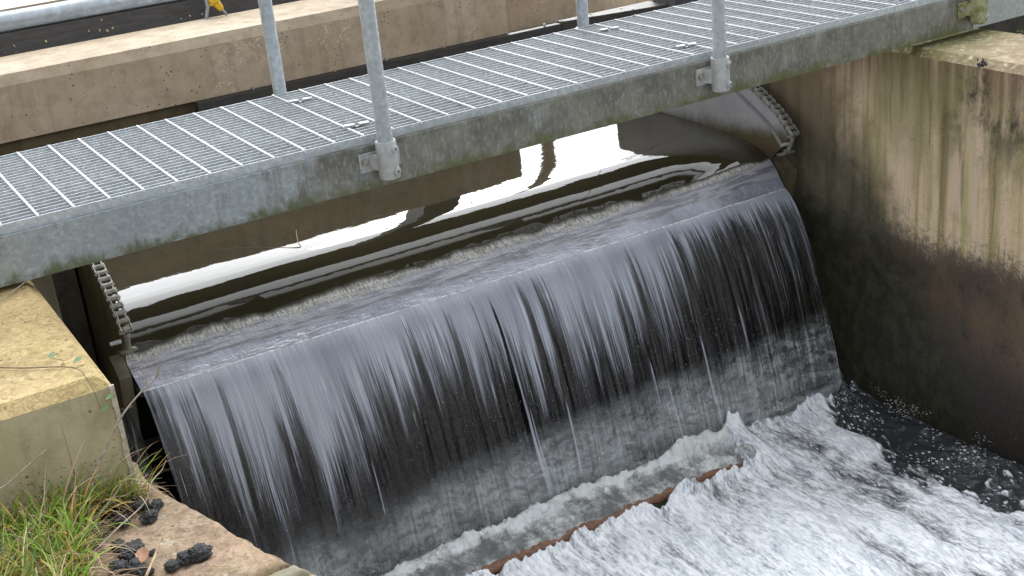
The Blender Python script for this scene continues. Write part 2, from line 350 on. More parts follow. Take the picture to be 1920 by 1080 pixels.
def foam_mat():
    m = Mat('white_water'); P = world_vec(m)
    foam = m.attr('foam')
    sv = m.map((1, .24, .5), src=P)
    a = m.noise(5, 6, .68, sv, dist=.4); b = m.noise(24, 6, .68, sv, dist=.7); c3 = m.noise(110, 3, .65, sv)
    vo = m.voro(75, m.map((1, .40, .6), src=P)); vs_ = m.noise(6, 4, .6, P)
    f = m.math('MULTIPLY_ADD', a, .5, m.math('MULTIPLY_ADD', b, .42, m.math('MULTIPLY', c3, .28)))
    w = m.rng(m.math('ADD', f, m.math('MULTIPLY_ADD', foam, .62, -.62)), .30, .60)
    col = m.mix(w, (.04,.042,.046), m.mix(m.rng(m.math('MULTIPLY_ADD', c3, .5, m.math('MULTIPLY', b, .5)), .36, .60), (.46,.50,.57), (.88,.90,.93)))
    fl = m.math('MULTIPLY', m.rng(vo, .20, .30, 1, 0), m.rng(vs_, .42, .54)); col = m.mix(m.math('MULTIPLY', fl, .85), col, (.7,.74,.8))
    h = m.math('MULTIPLY_ADD', b, 1., m.math('MULTIPLY', c3, .5))
    nb = m.bump(h, .42, .012)
    m.bsdf(col, m.math('MULTIPLY_ADD', w, .30, .07), normal=nb, IOR=1.36)
    MAT['foam'] = m.m
    # shallow churned water on the apron
    m = Mat('churned_water'); P = world_vec(m)
    sv = m.map((1, .55, 1), src=P); foam = m.attr('foam')
    a = m.noise(7, 6, .7, sv); b = m.noise(42, 6, .75, sv, dist=.8); g = m.noise(16, 4, .6, m.map((.4, 2, 2), src=P))
    f = m.math('MULTIPLY_ADD', a, .45, m.math('MULTIPLY_ADD', b, .42, m.math('MULTIPLY', g, .2)))
    w = m.rng(m.math('ADD', f, m.math('MULTIPLY_ADD', foam, .5, -.25)), .42, .68)
    col = m.mix(w, m.mix(m.rng(foam, .0, .25), (.03,.03,.03), (.17,.18,.182)), (.80,.83,.84))
    m.bsdf(col, m.math('MULTIPLY_ADD', w, .3, .06), normal=m.bump(m.math('ADD', b, a), .8, .02), IOR=1.4)
    MAT['churn'] = m.m
    m = Mat('canal_water'); P = world_vec(m)
    m.bsdf((.03,.03,.02), .03, normal=m.bump(m.noise(5, 3, .5, m.map((1,2,1), src=P)), .05, .04), IOR=1.36)
    MAT['canal'] = m.m
    m = Mat('droplet'); m.bsdf((.75,.79,.85), .2); MAT['droplet'] = m.m
foam_mat()

# ------------------------------------------------------------------ object helpers
def tag(o, label=None, cat=None, group=None, kind=None):
    if label: o['label'] = label
    if cat: o['category'] = cat
    if group: o['group'] = group
    if kind: o['kind'] = kind
    return o
def empty(name, loc=(0,0,0), **kw):
    o = bpy.data.objects.new(name, None); COL.objects.link(o); o.location = loc; o.empty_display_size = .1
    return tag(o, **kw)
class MB:
    def __init__(s): s.v = []; s.f = []; s.mi = []; s.mi_cur = 0; s.smooth = False
    def add(s, vs, fs):
        k = len(s.v); s.v += [tuple(v) for v in vs]; s.f += [tuple(i+k for i in f) for f in fs]; s.mi += [s.mi_cur]*len(fs); return s
    def box(s, a, b):
        (x0,y0,z0), (x1,y1,z1) = a, b
        return s.add([(x0,y0,z0),(x1,y0,z0),(x1,y1,z0),(x0,y1,z0),(x0,y0,z1),(x1,y0,z1),(x1,y1,z1),(x0,y1,z1)],
                     [(0,3,2,1),(4,5,6,7),(0,1,5,4),(1,2,6,5),(2,3,7,6),(3,0,4,7)])
    def prism(s, pts, x0, x1, axis='x'):
        # polygon pts extruded: axis x -> pts (y,z); axis z -> pts (x,y); axis y -> pts (x,z)
        n = len(pts)
        mk = {'x': lambda p, t: (t, p[0], p[1]), 'y': lambda p, t: (p[0], t, p[1]), 'z': lambda p, t: (p[0], p[1], t)}[axis]
        vs = [mk(p, x0) for p in pts] + [mk(p, x1) for p in pts]
        fs = [tuple(range(n))[::-1], tuple(range(n, 2*n))] + [(i, (i+1) % n, n+(i+1) % n, n+i) for i in range(n)]
        return s.add(vs, fs)
    def tube(s, pts, r, n=12, caps=True, inner=None):
        pts = [Vector(p) for p in pts]; rs = r if isinstance(r, (list, tuple)) else [r]*len(pts)
        vs = []; fs = []
        up = None
        for i, p in enumerate(pts):
            d = (pts[min(i+1, len(pts)-1)] - pts[max(i-1, 0)]).normalized()
            if up is None:
                up = d.orthogonal().normalized()
            up = (up - d*up.dot(d)).normalized(); w = d.cross(up)
            for k in range(n):
                a = 2*math.pi*k/n; vs.append(p + (up*math.cos(a) + w*math.sin(a))*rs[i])
        for i in range(len(pts)-1):
            for k in range(n):
                fs.append((i*n+k, i*n+(k+1) % n, (i+1)*n+(k+1) % n, (i+1)*n+k))
        if caps: fs += [tuple(range(n))[::-1], tuple(range((len(pts)-1)*n, len(pts)*n))]
        return s.add(vs, fs)
    def build(s, name, mat, parent=None, bevel=0, smooth=None, auto=None, **kw):
        me = bpy.data.meshes.new(name); me.from_pydata(s.v, [], s.f); 
        mats = mat if isinstance(mat, (list, tuple)) else [mat]
        for q in mats: me.materials.append(MAT[q])
        if len(mats) > 1: me.polygons.foreach_set('material_index', s.mi)
        bm = bmesh.new(); bm.from_mesh(me)
        bmesh.ops.recalc_face_normals(bm, faces=bm.faces)
        if bevel: bmesh.ops.bevel(bm, geom=[e for e in bm.edges if e.calc_face_angle(0) > .5], offset=bevel, segments=2, profile=.6, affect='EDGES', clamp_overlap=True)
        bm.to_mesh(me); bm.free()
        if smooth: me.polygons.foreach_set('use_smooth', [True]*len(me.polygons))
        if auto: me.polygons.foreach_set('use_smooth', [True]*len(me.polygons)); me.set_sharp_from_angle(angle=R(auto))
        o = bpy.data.objects.new(name, me); COL.objects.link(o)
        if parent:
            o.parent = parent; o.matrix_parent_inverse = Matrix.Translation(-Vector(world_loc(parent)))
        return tag(o, **kw)
def world_loc(o):
    return o.location if not o.parent else Vector(o.location)*0 + Vector(wl_of.get(o.name, o.location))
wl_of = {}
def copyp(o, loc, parent, name=None):
    c = o.copy(); COL.objects.link(c); c.parent = parent; c.location = loc; return c
def grid_mesh(name, Xg, Yg, Zg, mat, uv=None, attrs={}, smooth=True, parent=None, **kw):
    n, mcols = Xg.shape
    co = np.stack([Xg, Yg, Zg], -1).reshape(-1, 3)
    idx = np.arange(n*mcols).reshape(n, mcols)
    q = np.stack([idx[:-1,:-1], idx[1:,:-1], idx[1:,1:], idx[:-1,1:]], -1).reshape(-1, 4)
    me = bpy.data.meshes.new(name)
    me.vertices.add(len(co)); me.vertices.foreach_set('co', co.ravel().astype(np.float32))
    me.loops.add(q.size); me.loops.foreach_set('vertex_index', q.ravel().astype(np.int32))
    me.polygons.add(len(q)); me.polygons.foreach_set('loop_start', np.arange(0, q.size, 4, dtype=np.int32))
    me.update(calc_edges=True)
    me.polygons.foreach_set('use_smooth', [smooth]*len(q))
    if uv is not None:
        l = me.uv_layers.new(name='flow'); l.data.foreach_set('uv', uv.reshape(-1, 2)[q.ravel()].ravel().astype(np.float32))
    for k, a in attrs.items():
        at = me.attributes.new(k, 'FLOAT', 'POINT'); at.data.foreach_set('value', a.ravel().astype(np.float32))
    for q_ in (mat if isinstance(mat, (list, tuple)) else [mat]): me.materials.append(MAT[q_])
    me.validate()
    o = bpy.data.objects.new(name, me); COL.objects.link(o)
    if parent: o.parent = parent
    return tag(o, **kw)
def vnoise(x, y, seed=0):
    r = np.random.default_rng(seed); T = r.random((256, 256))
    xi = np.floor(x).astype(int); yi = np.floor(y).astype(int); fx = x-xi; fy = y-yi
    fx = fx*fx*fx*(fx*(fx*6-15)+10); fy = fy*fy*fy*(fy*(fy*6-15)+10)
    g = lambda a, b: T[a % 256, b % 256]
    return (g(xi,yi)*(1-fx)+g(xi+1,yi)*fx)*(1-fy) + (g(xi,yi+1)*(1-fx)+g(xi+1,yi+1)*fx)*fy
def fbm(x, y, seed=0, oct=4, gain=.5):
    s = 0; a = 1; t = 0
    for i in range(oct):
        s = s + a*vnoise(x*2**i+13.7*i, y*2**i+7.3*i, seed+i); t += a; a *= gain
    return s/t

# ------------------------------------------------------------------ walls and banks
ZW = -.186                                     # top of the channel walls
XL, XR = -.347, 3.13                            # channel faces
# left wall end block
lw = empty('channel_wall', (-1.4, 0, -2.2), label='pale yellow concrete wall end at the left, under the left end of the footbridge, above the grass', cat='wall')
def rough_block(name, mat, x0, x1, y0, y1, z0, z1, cham, parent, res=.02, amp=.003, seed=1, face_mat=None, **kw):
    """concrete block with chamfered top edges, surface slightly uneven"""
    bm = bmesh.new()
    vs = [bm.verts.new(p) for p in ((x0,y0,z0),(x1,y0,z0),(x1,y1,z0),(x0,y1,z0),(x0,y0,z1),(x1,y0,z1),(x1,y1,z1),(x0,y1,z1))]
    for f in ((0,3,2,1),(4,5,6,7),(0,1,5,4),(1,2,6,5),(2,3,7,6),(3,0,4,7)): bm.faces.new([vs[i] for i in f])
    bm.edges.ensure_lookup_table()
    top = [e for e in bm.edges if all(abs(v.co.z-z1) < 1e-5 for v in e.verts)]
    vert = [e for e in bm.edges if abs(e.verts[0].co.z-e.verts[1].co.z) > .1]
    bmesh.ops.bevel(bm, geom=top, offset=cham, segments=1, profile=.5, affect='EDGES')
    me = bpy.data.meshes.new(name); bm.to_mesh(me); bm.free()
    for q in ([mat] + ([face_mat] if face_mat else [])): me.materials.append(MAT[q])
    if face_mat:
        for p in me.polygons: p.material_index = 0 if p.normal.z > .3 else 1
    o = bpy.data.objects.new(name, me); COL.objects.link(o)
    if parent: o.parent = parent; o.matrix_parent_inverse = Matrix.Translation(-parent.location)
    return tag(o, **kw)
rough_block('wall_body', 'block_concrete', -2.6, XL, -.775, 2.6, -2.2, ZW, .028, lw, face_mat='block_face')
# chipped pale arris down the vertical corner of the block
mb = MB(); zz = np.linspace(-.21, -.95, 46)
for i in range(len(zz)-1):
    w0 = .006+.007*noise.noise((zz[i]*22, 1, 1)); w1 = .006+.007*noise.noise((zz[i+1]*22, 1, 1))
    w0, w1 = abs(w0)+.003, abs(w1)+.003
    mb.add([(XL-w0,-.779,zz[i]),(XL+.003,-.778,zz[i]),(XL+.003,-.778,zz[i+1]),(XL-w1,-.779,zz[i+1]),(XL-w0,-.772,zz[i]),(XL+.003,-.772,zz[i]),(XL+.003,-.772,zz[i+1]),(XL-w1,-.772,zz[i+1])],
           [(0,1,2,3),(4,7,6,5),(0,4,5,1),(1,5,6,2),(3,2,6,7),(0,3,7,4)])
simple('chipped_arris', (.5,.45,.38), (.32,.28,.2), 60, .9, 0, .7, .004)
mb.build('chipped_edge', 'chipped_arris', lw)
# right wall
rw = empty('channel_wall', (3.4, 0, -2.2), label='tall stained concrete channel wall on the right, streaked tan above and brown black below', cat='wall')
rough_block('wall_body', 'right_wall_top', XR, 3.58, -6, 1.5, -2.2, ZW-.012, .03, rw, face_mat='right_wall')
MB().box((XR, 1.502, -2.2), (3.58, 3.2, -.80)).build('submerged_wall', 'dark_concrete', rw)
b = MB().box((3.585, .78, -2.2), (9, 1.0, ZW-.1)).build('return_wall', 'dark_concrete', rw)
# recess beside the gate: back face and stop-log guide
ng = empty('gate_recess', (-.19, .8, -2.2), label='dark concrete recess beside the left gate plate, with an upright steel guide', cat='wall recess')
MB().box((XL+.002, 1.25, -2.2), (-.03, 1.5, ZW-.02)).build('recess_back', 'dark_concrete', ng)
MB().box((XL+.002, .28, -2.2), (-.262, .36, -.176)).build('guide_post', 'olive_steel', ng, bevel=.004)
MB().box((XL+.002, -.70, -2.2), (-.20, 1.25, -1.62)).build('recess_floor', 'dark_concrete', ng)
# back wall
bw = empty('upstream_wall', (.5, 2.9, -2), label='long low tan concrete wall running across the picture behind the footbridge', cat='wall')
pr = [(-4.,-2.2),(2.78,-2.2),(2.78,-.135),(-4,-.135)]
MB().prism([(2.65,-.40),(3.17,-.40),(3.17,-.10),(2.70,-.10),(2.65,-.145)], -4, 2.78).build('coping', ['back_wall_concrete'], bw)
cp = bw.children[0]; cp.data.materials.append(MAT['coping_top'])
for p_ in cp.data.polygons:
    if p_.normal.z > .4 : p_.material_index = 1
MB().box((-4, 2.672, -2.2), (2.78, 3.17, -.40)).build('wall_foot', 'wet_olive', bw)
MB().box((2.784, 3.10, -2.2), (4.15, 3.30, -.27)).build('low_end', 'back_wall_concrete', bw)
MB().box((2.784, 2.652, -2.2), (3.73, 3.098, -.50)).build('low_end_foot', 'wet_olive', bw)
# black angle strip bolted along the foot of the wall
mb = MB().box((.95, 2.60, -.52), (3.10, 2.648, -.40)).build('edge_strip', 'black_rubber', bw, bevel=.004)
MB().prism([(3.104,2.648),(3.104,2.60),(3.75,2.46),(3.75,2.648)], -.52, -.39, 'z').build('edge_strip', 'black_rubber', bw, bevel=.003)
bolt = None
for i, (x, y) in enumerate([(1.25,2.615),(1.7,2.62),(2.0,2.615),(2.35,2.62),(2.75,2.615),(3.0,2.62),(3.12,2.62),(3.3,2.58),(3.32,2.62),(3.55,2.53),(3.52,2.6)]):
    if bolt is None:
        bolt = MB().tube([(0,0,-.004),(0,0,.008)], .007, 8).build('bolt', 'cast_socket'); bolt.parent = bw; bolt.location = Vector((x, y, -.394))-bw.location
    else: copyp(bolt, Vector((x, y, -.394))-bw.location, bw)
# black box and timbers at the far end of the wall
bx = empty('black_box', (3.86, 2.55, -.42), label='small square black box standing at the far end of the tan wall, beside the grating', cat='box')
MB().box((3.76, 2.40, -.60), (3.93, 2.62, -.24)).build('box_body', 'black_box', bx, bevel=.006)
MB().box((3.75, 2.39, -.237), (3.94, 2.63, -.22)).build('box_lid', 'black_box', bx, bevel=.004)
tb = MB().box((4.0, 2.62, -.62), (5.2, 2.8, -.40)).build('timber_baulk', 'pale_timber', label='weathered timber baulk just visible past the small black box', cat='timber'); tag(tb)

# behind the wall: black board, tube, timber rail
board = MB().prism([(3.19,-.30),(3.30,-.012),(3.34,-.012),(3.23,-.30)], -3, 2.9).build('black_board', 'black_rubber', label='long black rubber board behind the tan wall, flecked with small leaves', cat='board')
tubeo = MB().tube([(-3, 3.36, .030), (2.2, 3.36, .030)], .048, 24).build('galvanised_tube', 'tube_steel', smooth=False, auto=40, label='fat galvanised tube lying along the top of the black board', cat='pipe')
rail = MB().box((-3, 3.62, -.06), (2.4, 3.74, .062)).build('timber_rail', 'pale_timber', bevel=.006, label='pale weathered timber rail beyond the galvanised tube, top left', cat='rail')
hose = empty('hose_coupling', (1.30, 3.17, -.02), label='yellow plastic coupling with two grey hoses hanging on the black board', cat='hose coupling')
MB().tube([(1.262,3.22,.045),(1.27,3.20,.03),(1.295,3.17,.005)], [.016,.028,.030], 14).build('grey_cap', 'hose_grey', hose, auto=40)
MB().tube([(1.290,3.172,.012),(1.296,3.166,-.002),(1.310,3.158,-.030)], [.028,.031,.024], 14).build('coupling_ring', 'yellow_plastic', hose, auto=40)
MB().tube([(1.312,3.157,-.032),(1.325,3.15,-.055),(1.333,3.148,-.068)], [.022,.019,.012], 12).build('coupling_nose', 'yellow_plastic', hose, auto=40)
MB().box((1.270,3.150,-.040),(1.30,3.162,-.026)).build('latch', 'yellow_plastic', hose, bevel=.003)
MB().tube([(1.24,3.19,.03),(1.262,3.165,.0),(1.262,3.155,-.04),(1.245,3.15,-.085),(1.235,3.15,-.13)], .0095, 10).build('hose', 'hose_grey', hose, smooth=True)
MB().tube([(1.333,3.148,-.065),(1.35,3.15,-.09),(1.37,3.155,-.13)], .006, 10).build('hose', 'hose_grey', hose, smooth=True)

# ------------------------------------------------------------------ river bed, apron, ground
MB().box((-.347, -8, -2.6), (3.13, 3, -2.2)).build('channel_floor', 'dark_concrete', kind='structure')
MB().box((XL+.002, .075, -2.19), (2.36, .40, -1.815)).box((XL+.002, .402, -2.19), (XR-.002, 2.1, -1.81)).build('apron', 'dark_concrete', kind='structure')
gm = MB()
for a, b_ in (((-60,-60),(-2.2,-4.0)), ((-60,-4.0),(-2.6,2.6)), ((-60,2.6),(-4.2,14)), ((9,-60),(60,14)), ((-60,14),(60,90))):
    gm.box((a[0],a[1],-.9), (b_[0],b_[1],-.60 if a[1] < 3 else -.35))
gm.build('ground', 'ground', kind='structure')
MB().box((3.6,-8,-2.0),(9,.78,-1.9)).build('side_channel_bed', 'dark_concrete', kind='structure')
grid_mesh('canal_water', *np.meshgrid(np.linspace(-4.2,9,20), np.linspace(3.17,14,20), indexing='ij'), np.full((20,20),-.62), 'canal', kind='structure')
grid_mesh('tail_water', *np.meshgrid(np.linspace(-6,9,20), np.linspace(-40,-3.2,20), indexing='ij'), np.full((20,20),-1.86), 'canal', kind='structure')

# ------------------------------------------------------------------ upstream water, lip and fall
prof = [(2.66,-.722),(2.2,-.722),(1.75,-.7225),(1.5,-.724),(1.3,-.727),(1.15,-.731),(1.05,-.736),(.98,-.742),(.92,-.751),(.87,-.763),(.83,-.777),(.795,-.795),(.765,-.817),(.74,-.843),(.715,-.876),(.685,-.92)]
P = np.array(prof); s = np.r_[0, np.cumsum(np.hypot(np.diff(P[:,0]), np.diff(P[:,1])))]
sn = np.r_[np.linspace(0, s[6], 60), np.linspace(s[6], s[-1], 140)[1:]]
# smooth interpolation
def smooth_prof(sn):
    y = np.interp(sn, s, P[:,0]); z = np.interp(sn, s, P[:,1])
    k = np.array([1,2,3,4,3,2,1])/16.
    yp = np.convolve(np.pad(y, 3, mode='edge'), k, 'valid'); zp = np.convolve(np.pad(z, 3, mode='edge'), k, 'valid')
    yp[-4:] = y[-4:]; zp[-4:] = z[-4:]
    return yp, zp
py, pz = smooth_prof(sn)
profB = [(2.66,-.722),(1.5,-.7225),(1.3,-.723),(1.2,-.724),(1.16,-.7255),(1.11,-.728),(1.07,-.7315),(1.04,-.737),(1.01,-.745),(.985,-.7545),(.96,-.767),(.935,-.7825),(.91,-.801),(.885,-.822),(.86,-.844),(.83,-.863),(.79,-.882),(.74,-.902),(.685,-.92)]
PB = np.array(profB); sB = np.r_[0, np.cumsum(np.hypot(np.diff(PB[:,0]), np.diff(PB[:,1])))]
SNB = np.r_[np.linspace(0, sB[3], 60), np.linspace(sB[3], sB[-1], 140)[1:]]
_P, _s = P, s; P, s = PB, sB
pyB, pzB = smooth_prof(SNB)
P, s = _P, _s
GX0, GX1 = 0.0, 3.03
xs = np.linspace(GX0, GX1, 420)
Xg, Sg = np.meshgrid(xs, sn, indexing='ij')
bw_ = np.clip((Xg-2.50)/.46, 0, 1); bw_ = bw_*bw_*(3-2*bw_)
Yg = pyB[None,:]*(1-bw_)+np.interp(np.linspace(0,1,199), np.linspace(0,1,len(py)), py)[None,:]*bw_
# same y parameter for both: resample profile A at the blended y
zA = np.interp(-Yg.ravel(), -py, pz).reshape(Yg.shape); zB = np.interp(-Yg.ravel(), -pyB, pzB).reshape(Yg.shape)
Zg = zB*(1-bw_)+zA*bw_
yl_ = .872*(1-bw_)+.80*bw_                                  # where the glassy water breaks into crinkles
lipf = np.clip((yl_+.02-Yg)/.06, 0, 1)
wob = (fbm(Xg*1.6, Yg*2.6, 3, 3)-.5)
draw = np.clip((1.5-Yg)/.5, 0, 1)
Zg += wob*.006*draw*(1-lipf) + (vnoise(Xg*.9, Yg*1.2, 9)-.5)*.005*(1-lipf)*draw
Zg += (fbm(Xg*7+Sg*2, Sg*9, 5, 3)-.5)*.006*lipf
Yg += (fbm(Xg*14, Sg*5, 6, 3)-.5)*.010*lipf
raggededge = np.clip((yl_+(fbm(Xg*9, Xg*0, 8, 4)-.5)*.035-Yg)/.02, 0, 1)
band = np.clip((yl_-Yg)/(yl_-.685), 0, 1)
grid_mesh('river_water', Xg[:, ::1], Yg, Zg, 'river', attrs={'lip': raggededge*.9, 'band': band}, kind='structure')
side = np.full((12,12), -.722)
for nm, x0, x1, y0, y1 in (('river_water', 3.05, 9.0, 1.02, 2.66), ('river_water', -4, -.03, 1.52, 2.66)):
    a, b_ = np.meshgrid(np.linspace(x0, x1, 12), np.linspace(y0, y1, 12), indexing='ij')
    grid_mesh(nm, a, b_, side, 'river', attrs={'lip': side*0, 'band': side*0}, kind='structure')

# the falling sheet
NX, NV = 900, 150
us = np.linspace(GX0+.004, GX1+.002, NX); uu = np.linspace(0, .362, NV)
XX, UU = np.meshgrid(us, uu, indexing='ij')
zf = -.92 - (.58*UU + 5.1*UU*UU)
yf = .685 - UU
ds = np.r_[0, np.cumsum(np.hypot(np.diff(uu), np.diff(.58*uu+5.1*uu*uu)))]
SS = np.broadcast_to(ds, XX.shape)
tt = SS/SS.max()
rid = (fbm(XX*16, SS*1.1, 21, 4, .6)-.5)
rid2 = (fbm(XX*60, SS*2.0, 22, 3, .6)-.5)
amp = .004+.028*tt
# threads drift sideways a little
Xd = XX + (fbm(XX*3, SS*2, 23, 2)-.5)*.03*tt
yf = yf + rid*amp*1.3 + rid2*amp*.5
zf = zf + rid*amp*.3
rt = np.clip((XX-2.2)/.8, 0, 1)
lt = np.clip(1-XX/.16, 0, 1)
centre = np.exp(-((XX-1.405)/.008)**2)*.5                 # the split in the middle
torn = .30+.20*tt + rt*(.24*np.clip(tt*4, 0, 1)) + centre*np.clip(tt*6, 0, 1)*(tt<.8) + np.clip((XX-1.4)/1.5, 0, 1)*.13*tt

reach = .56+.20*(fbm(XX*2.6, XX*0+3, 31, 3)-.5)-.10*np.clip((XX-1.2)/1.5, 0, 1)+.26*(fbm(XX*30, XX*0, 33, 4, .6)-.5)
big_ = fbm(XX*4.5, XX*0+2, 36, 3, .6)-.5
aer_sheen = np.clip(1.10+big_*.25-tt/(reach*1.12*(1+big_*.7)), 0, 1)**.75 - .35*np.clip((XX-2.1)/.4, 0, 1)*np.clip(tt*8, 0, 1)  # aeration and painted sky sheen together, fading down the fall
aer_sheen = aer_sheen - .30*np.clip((vnoise(XX*34, XX*0, 35)-.80)/.06, 0, 1)*np.clip(tt*10, 0, 1)
aer_sheen = aer_sheen*(.55+.45*np.clip((XX-.02)/.12, 0, 1))
aer_sheen = np.maximum(aer_sheen, rt*.56*np.clip(1-tt*.25, 0, 1))
aer_sheen = np.where(SS < .008, 1.0, aer_sheen)
for xs0, t0, t1, w0 in ((1.42,.30,1.0,.009), (1.435,.5,.98,.004), (1.60,.52,.96,.006), (2.04,.50,.95,.008), (2.10,.6,.97,.004), (.72,.45,.8,.004), (2.32,.45,.9,.006), (2.55,.4,.95,.006)):
    k_ = np.exp(-((XX-xs0-.012*(tt-.6))/(w0*(.5+tt*.6)))**2)*np.clip((tt-t0)/.12, 0, 1)*np.clip((t1-tt)/.05, 0, 1)
    aer_sheen = np.maximum(aer_sheen, k_*1.0)
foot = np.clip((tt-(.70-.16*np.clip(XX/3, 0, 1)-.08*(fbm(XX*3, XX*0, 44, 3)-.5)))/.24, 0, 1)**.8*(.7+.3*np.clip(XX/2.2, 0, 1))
foam_mirror = foot*(.35+.65*fbm(XX*7, SS*9, 41, 6, .68))  # mask for the foam reflection painted near the foot
uvn = np.stack([XX, SS], -1)
fall = grid_mesh('waterfall', Xd, yf, zf, 'fall', uv=uvn, attrs={'torn': torn, 'aerated_sheen': aer_sheen, 'foam_mirror': foam_mirror}, kind='structure')
# leak beside the left plate
a, b_ = np.meshgrid(np.linspace(-.10, -.028, 30), np.linspace(0, 1, 70), indexing='ij')
yl = .72-.16*b_-.1*b_*b_ + (fbm(a*60, b_*4, 51, 3)-.5)*.03; zl = -.98-.77*b_
grid_mesh('side_leak', a + (fbm(a*30, b_*3, 52, 2)-.5)*.03, yl, zl, 'fall', uv=np.stack([a*1.4, b_], -1), attrs={'torn': .50+.08*b_, 'aerated_sheen': .35+0*b_, 'foam_mirror': 0*b_}, kind='structure')

# ------------------------------------------------------------------ churned apron water and white water
a, b_ = np.meshgrid(np.linspace(XL+.01, XR-.005, 560), np.linspace(.09, 2.0, 300), indexing='ij')
sink_ = np.clip((a-2.30+.06*(vnoise(a*20, b_*20, 70)-.5))/.06, 0, 1)*np.clip((.42-b_)/.05, 0, 1)
rc_ = .265+.10*(fbm(a*2.2, a*0, 61, 4, .6)-.5)
ridge = np.exp(-((b_-rc_)/(.022+.03*fbm(a*8, b_*8, 66, 3)))**2)*np.clip(1.2-(a-2.3)/.35, 0, 1)
z = -1.775 + (fbm(a*9, b_*9, 62, 5, .6)-.5)*.05 + ridge*(.010+.13*np.clip(fbm(a*11, b_*14, 63, 5, .7)-.38, 0, 1)+.03*np.clip((a-1.6)/1.2, 0, 1)) + (fbm(a*34, b_*34, 67, 3)-.5)*.012 + .035*np.exp(-((a-2.13)/.13)**2)*np.exp(-((b_-.30)/.06)**2)
z = z - .14*sink_ - .030*np.clip((.125-b_)/.035, 0, 1)**1.5
foam_a = np.clip(.10-.55*np.clip((a-2.5)/.35, 0, 1)*(b_ > .4)+.30*(a/3)+.55*ridge*(.4+fbm(a*14, b_*14, 68, 4)) + .55*np.clip((b_-.34)/.10, 0, 1)*np.clip(1.2-(b_-.5)/.30, 0, 1) - .4*np.clip((b_-.7)/.3, 0, 1) + .42*fbm(a*20, b_*11, 77, 4)*(b_ < .3) + .25*(fbm(a*3, b_*5, 69, 4)-.5), 0, 1)
grid_mesh('apron_water', a, b_, z, 'churn', attrs={'foam': foam_a}, kind='structure')
# rusty steel edge of the apron
xs_ = np.linspace(.2, 2.29, 420)
mb = MB()
for i in range(len(xs_)-1):
    x0, x1 = xs_[i], xs_[i+1]
    ed_ = lambda x: (-.002+.012*noise.noise((x*6, 0, 0))+.008*noise.noise((x*31, 0, 2)), -1.790+.008*noise.noise((x*9, 3, 0))+.009*noise.noise((x*40, 3, 0))-.03*max(0, (x-2.1)/.2))
    w, zt = ed_(x0); w1, zt1 = ed_(x1)
    mb.add([(x0,.072-w,-1.81),(x1,.072-w1,-1.81),(x1,.072-w1,zt1),(x0,.072-w,zt),(x0,.112,zt+.002),(x1,.112,zt1+.002)], [(0,1,2,3),(3,2,5,4)])
mb.build('apron_edge', 'rust', smooth=True, kind='structure')
# white water below the step
XA = np.linspace(XL+.01, XR-.003, 640); YA = np.r_[np.linspace(.36, -1.5, 440), np.linspace(-1.5, -3.3, 90)[1:]]
a, b_ = np.meshgrid(XA, YA, indexing='ij')
big = fbm(a*2.0, b_*1.0, 71, 3)-.5
wx_ = a+(fbm(a*4, b_*3, 80, 3)-.5)*.12
mid = fbm(wx_*8, b_*2.8, 72, 5, .55)-.5
fin = fbm(wx_*34, b_*9, 73, 3, .55)-.5
z = -1.815 + big*.13 + mid*.085 + fin*.018
start = .075+.03*(fbm(a*13, a*0, 76, 4, .6)-.5)*2 + .27*np.clip((a-2.24+.16*(fbm(b_*14, a*5, 79, 4, .6)-.5))/.10, 0, 1)
drop = np.clip((start-b_)/.035, 0, 1); z = z*drop + (-1.86)*(1-drop) + (.020+.105*np.clip(fbm(a*13, b_*0, 78, 5, .65)-.22, 0, 1))*np.exp(-((start-.025-b_)/.03)**2)*drop + .035*np.exp(-((a-2.36)/.07)**2)*np.clip((b_-.0)/.1, 0, 1)*drop
lim = 3.02+.16*(fbm(b_*3, b_*0, 75, 3)-.5)-.02*np.clip(-b_, 0, 2)+.08*np.clip((b_)/.3, 0, 1)
edge = np.clip((lim-.08-a+(mid*.18+fin*.35))/.15, 0, 1)
foamA = np.clip(.44+edge*.55+mid*.9+big*.4, 0, 1)*np.clip(edge+.18, 0, 1)
foamA = foamA - .16*np.clip((1.9-a)/.8, 0, 1)*np.clip((-b_-.0)/.3, 0, 1)
z -= (1-edge)*.03
grid_mesh('white_water', a, b_, z, 'foam', attrs={'foam': foamA}, kind='structure')
# spray
def droplets(name, n, fn, smin, smax, kind='stuff', **kw):
    base = np.array([(1,0,-.7),(-1,0,-.7),(0,1,.7),(0,-1,.7)])*.6
    fs0 = [(0,2,3),(1,3,2),(0,1,2),(0,3,1)]
    vs = []; fs = []
    for i in range(n):
        p = fn(); r = random.uniform(smin, smax)**1; k = len(vs)
        rot = Matrix.Rotation(random.uniform(0,6.3), 3, 'Z'); st = random.uniform(1, 2.2)
        for q in base:
            v = rot @ Vector(q); vs.append((p[0]+v.x*r, p[1]+v.y*r*st, p[2]+v.z*r))
        fs += [tuple(j+k for j in f) for f in fs0]
    me = bpy.data.meshes.new(name); me.from_pydata(vs, [], fs); me.materials.append(MAT['droplet'])
    me.polygons.foreach_set('use_smooth', [True]*len(me.polygons))
    o = bpy.data.objects.new(name, me); COL.objects.link(o); return tag(o, kind=kind, **kw)
def f1():
    while True:
        x = 3.125-abs(random.gauss(0, .16)); y = random.uniform(-1.2, .38)
        if noise.noise((x*7, y*5, 0)) > .05+.3*random.random()-.1: return (x, y, -1.80+abs(random.gauss(0, .012)))
droplets('spray_droplets', 900, f1, .0008, .0042, label='loose white flecks of spray over the dark water by the right wall', cat='spray')
def f2():
    x = random.uniform(.2, 3.0); y = random.gauss(.28, .03); return (x, y, -1.765+abs(random.gauss(0, .022)))
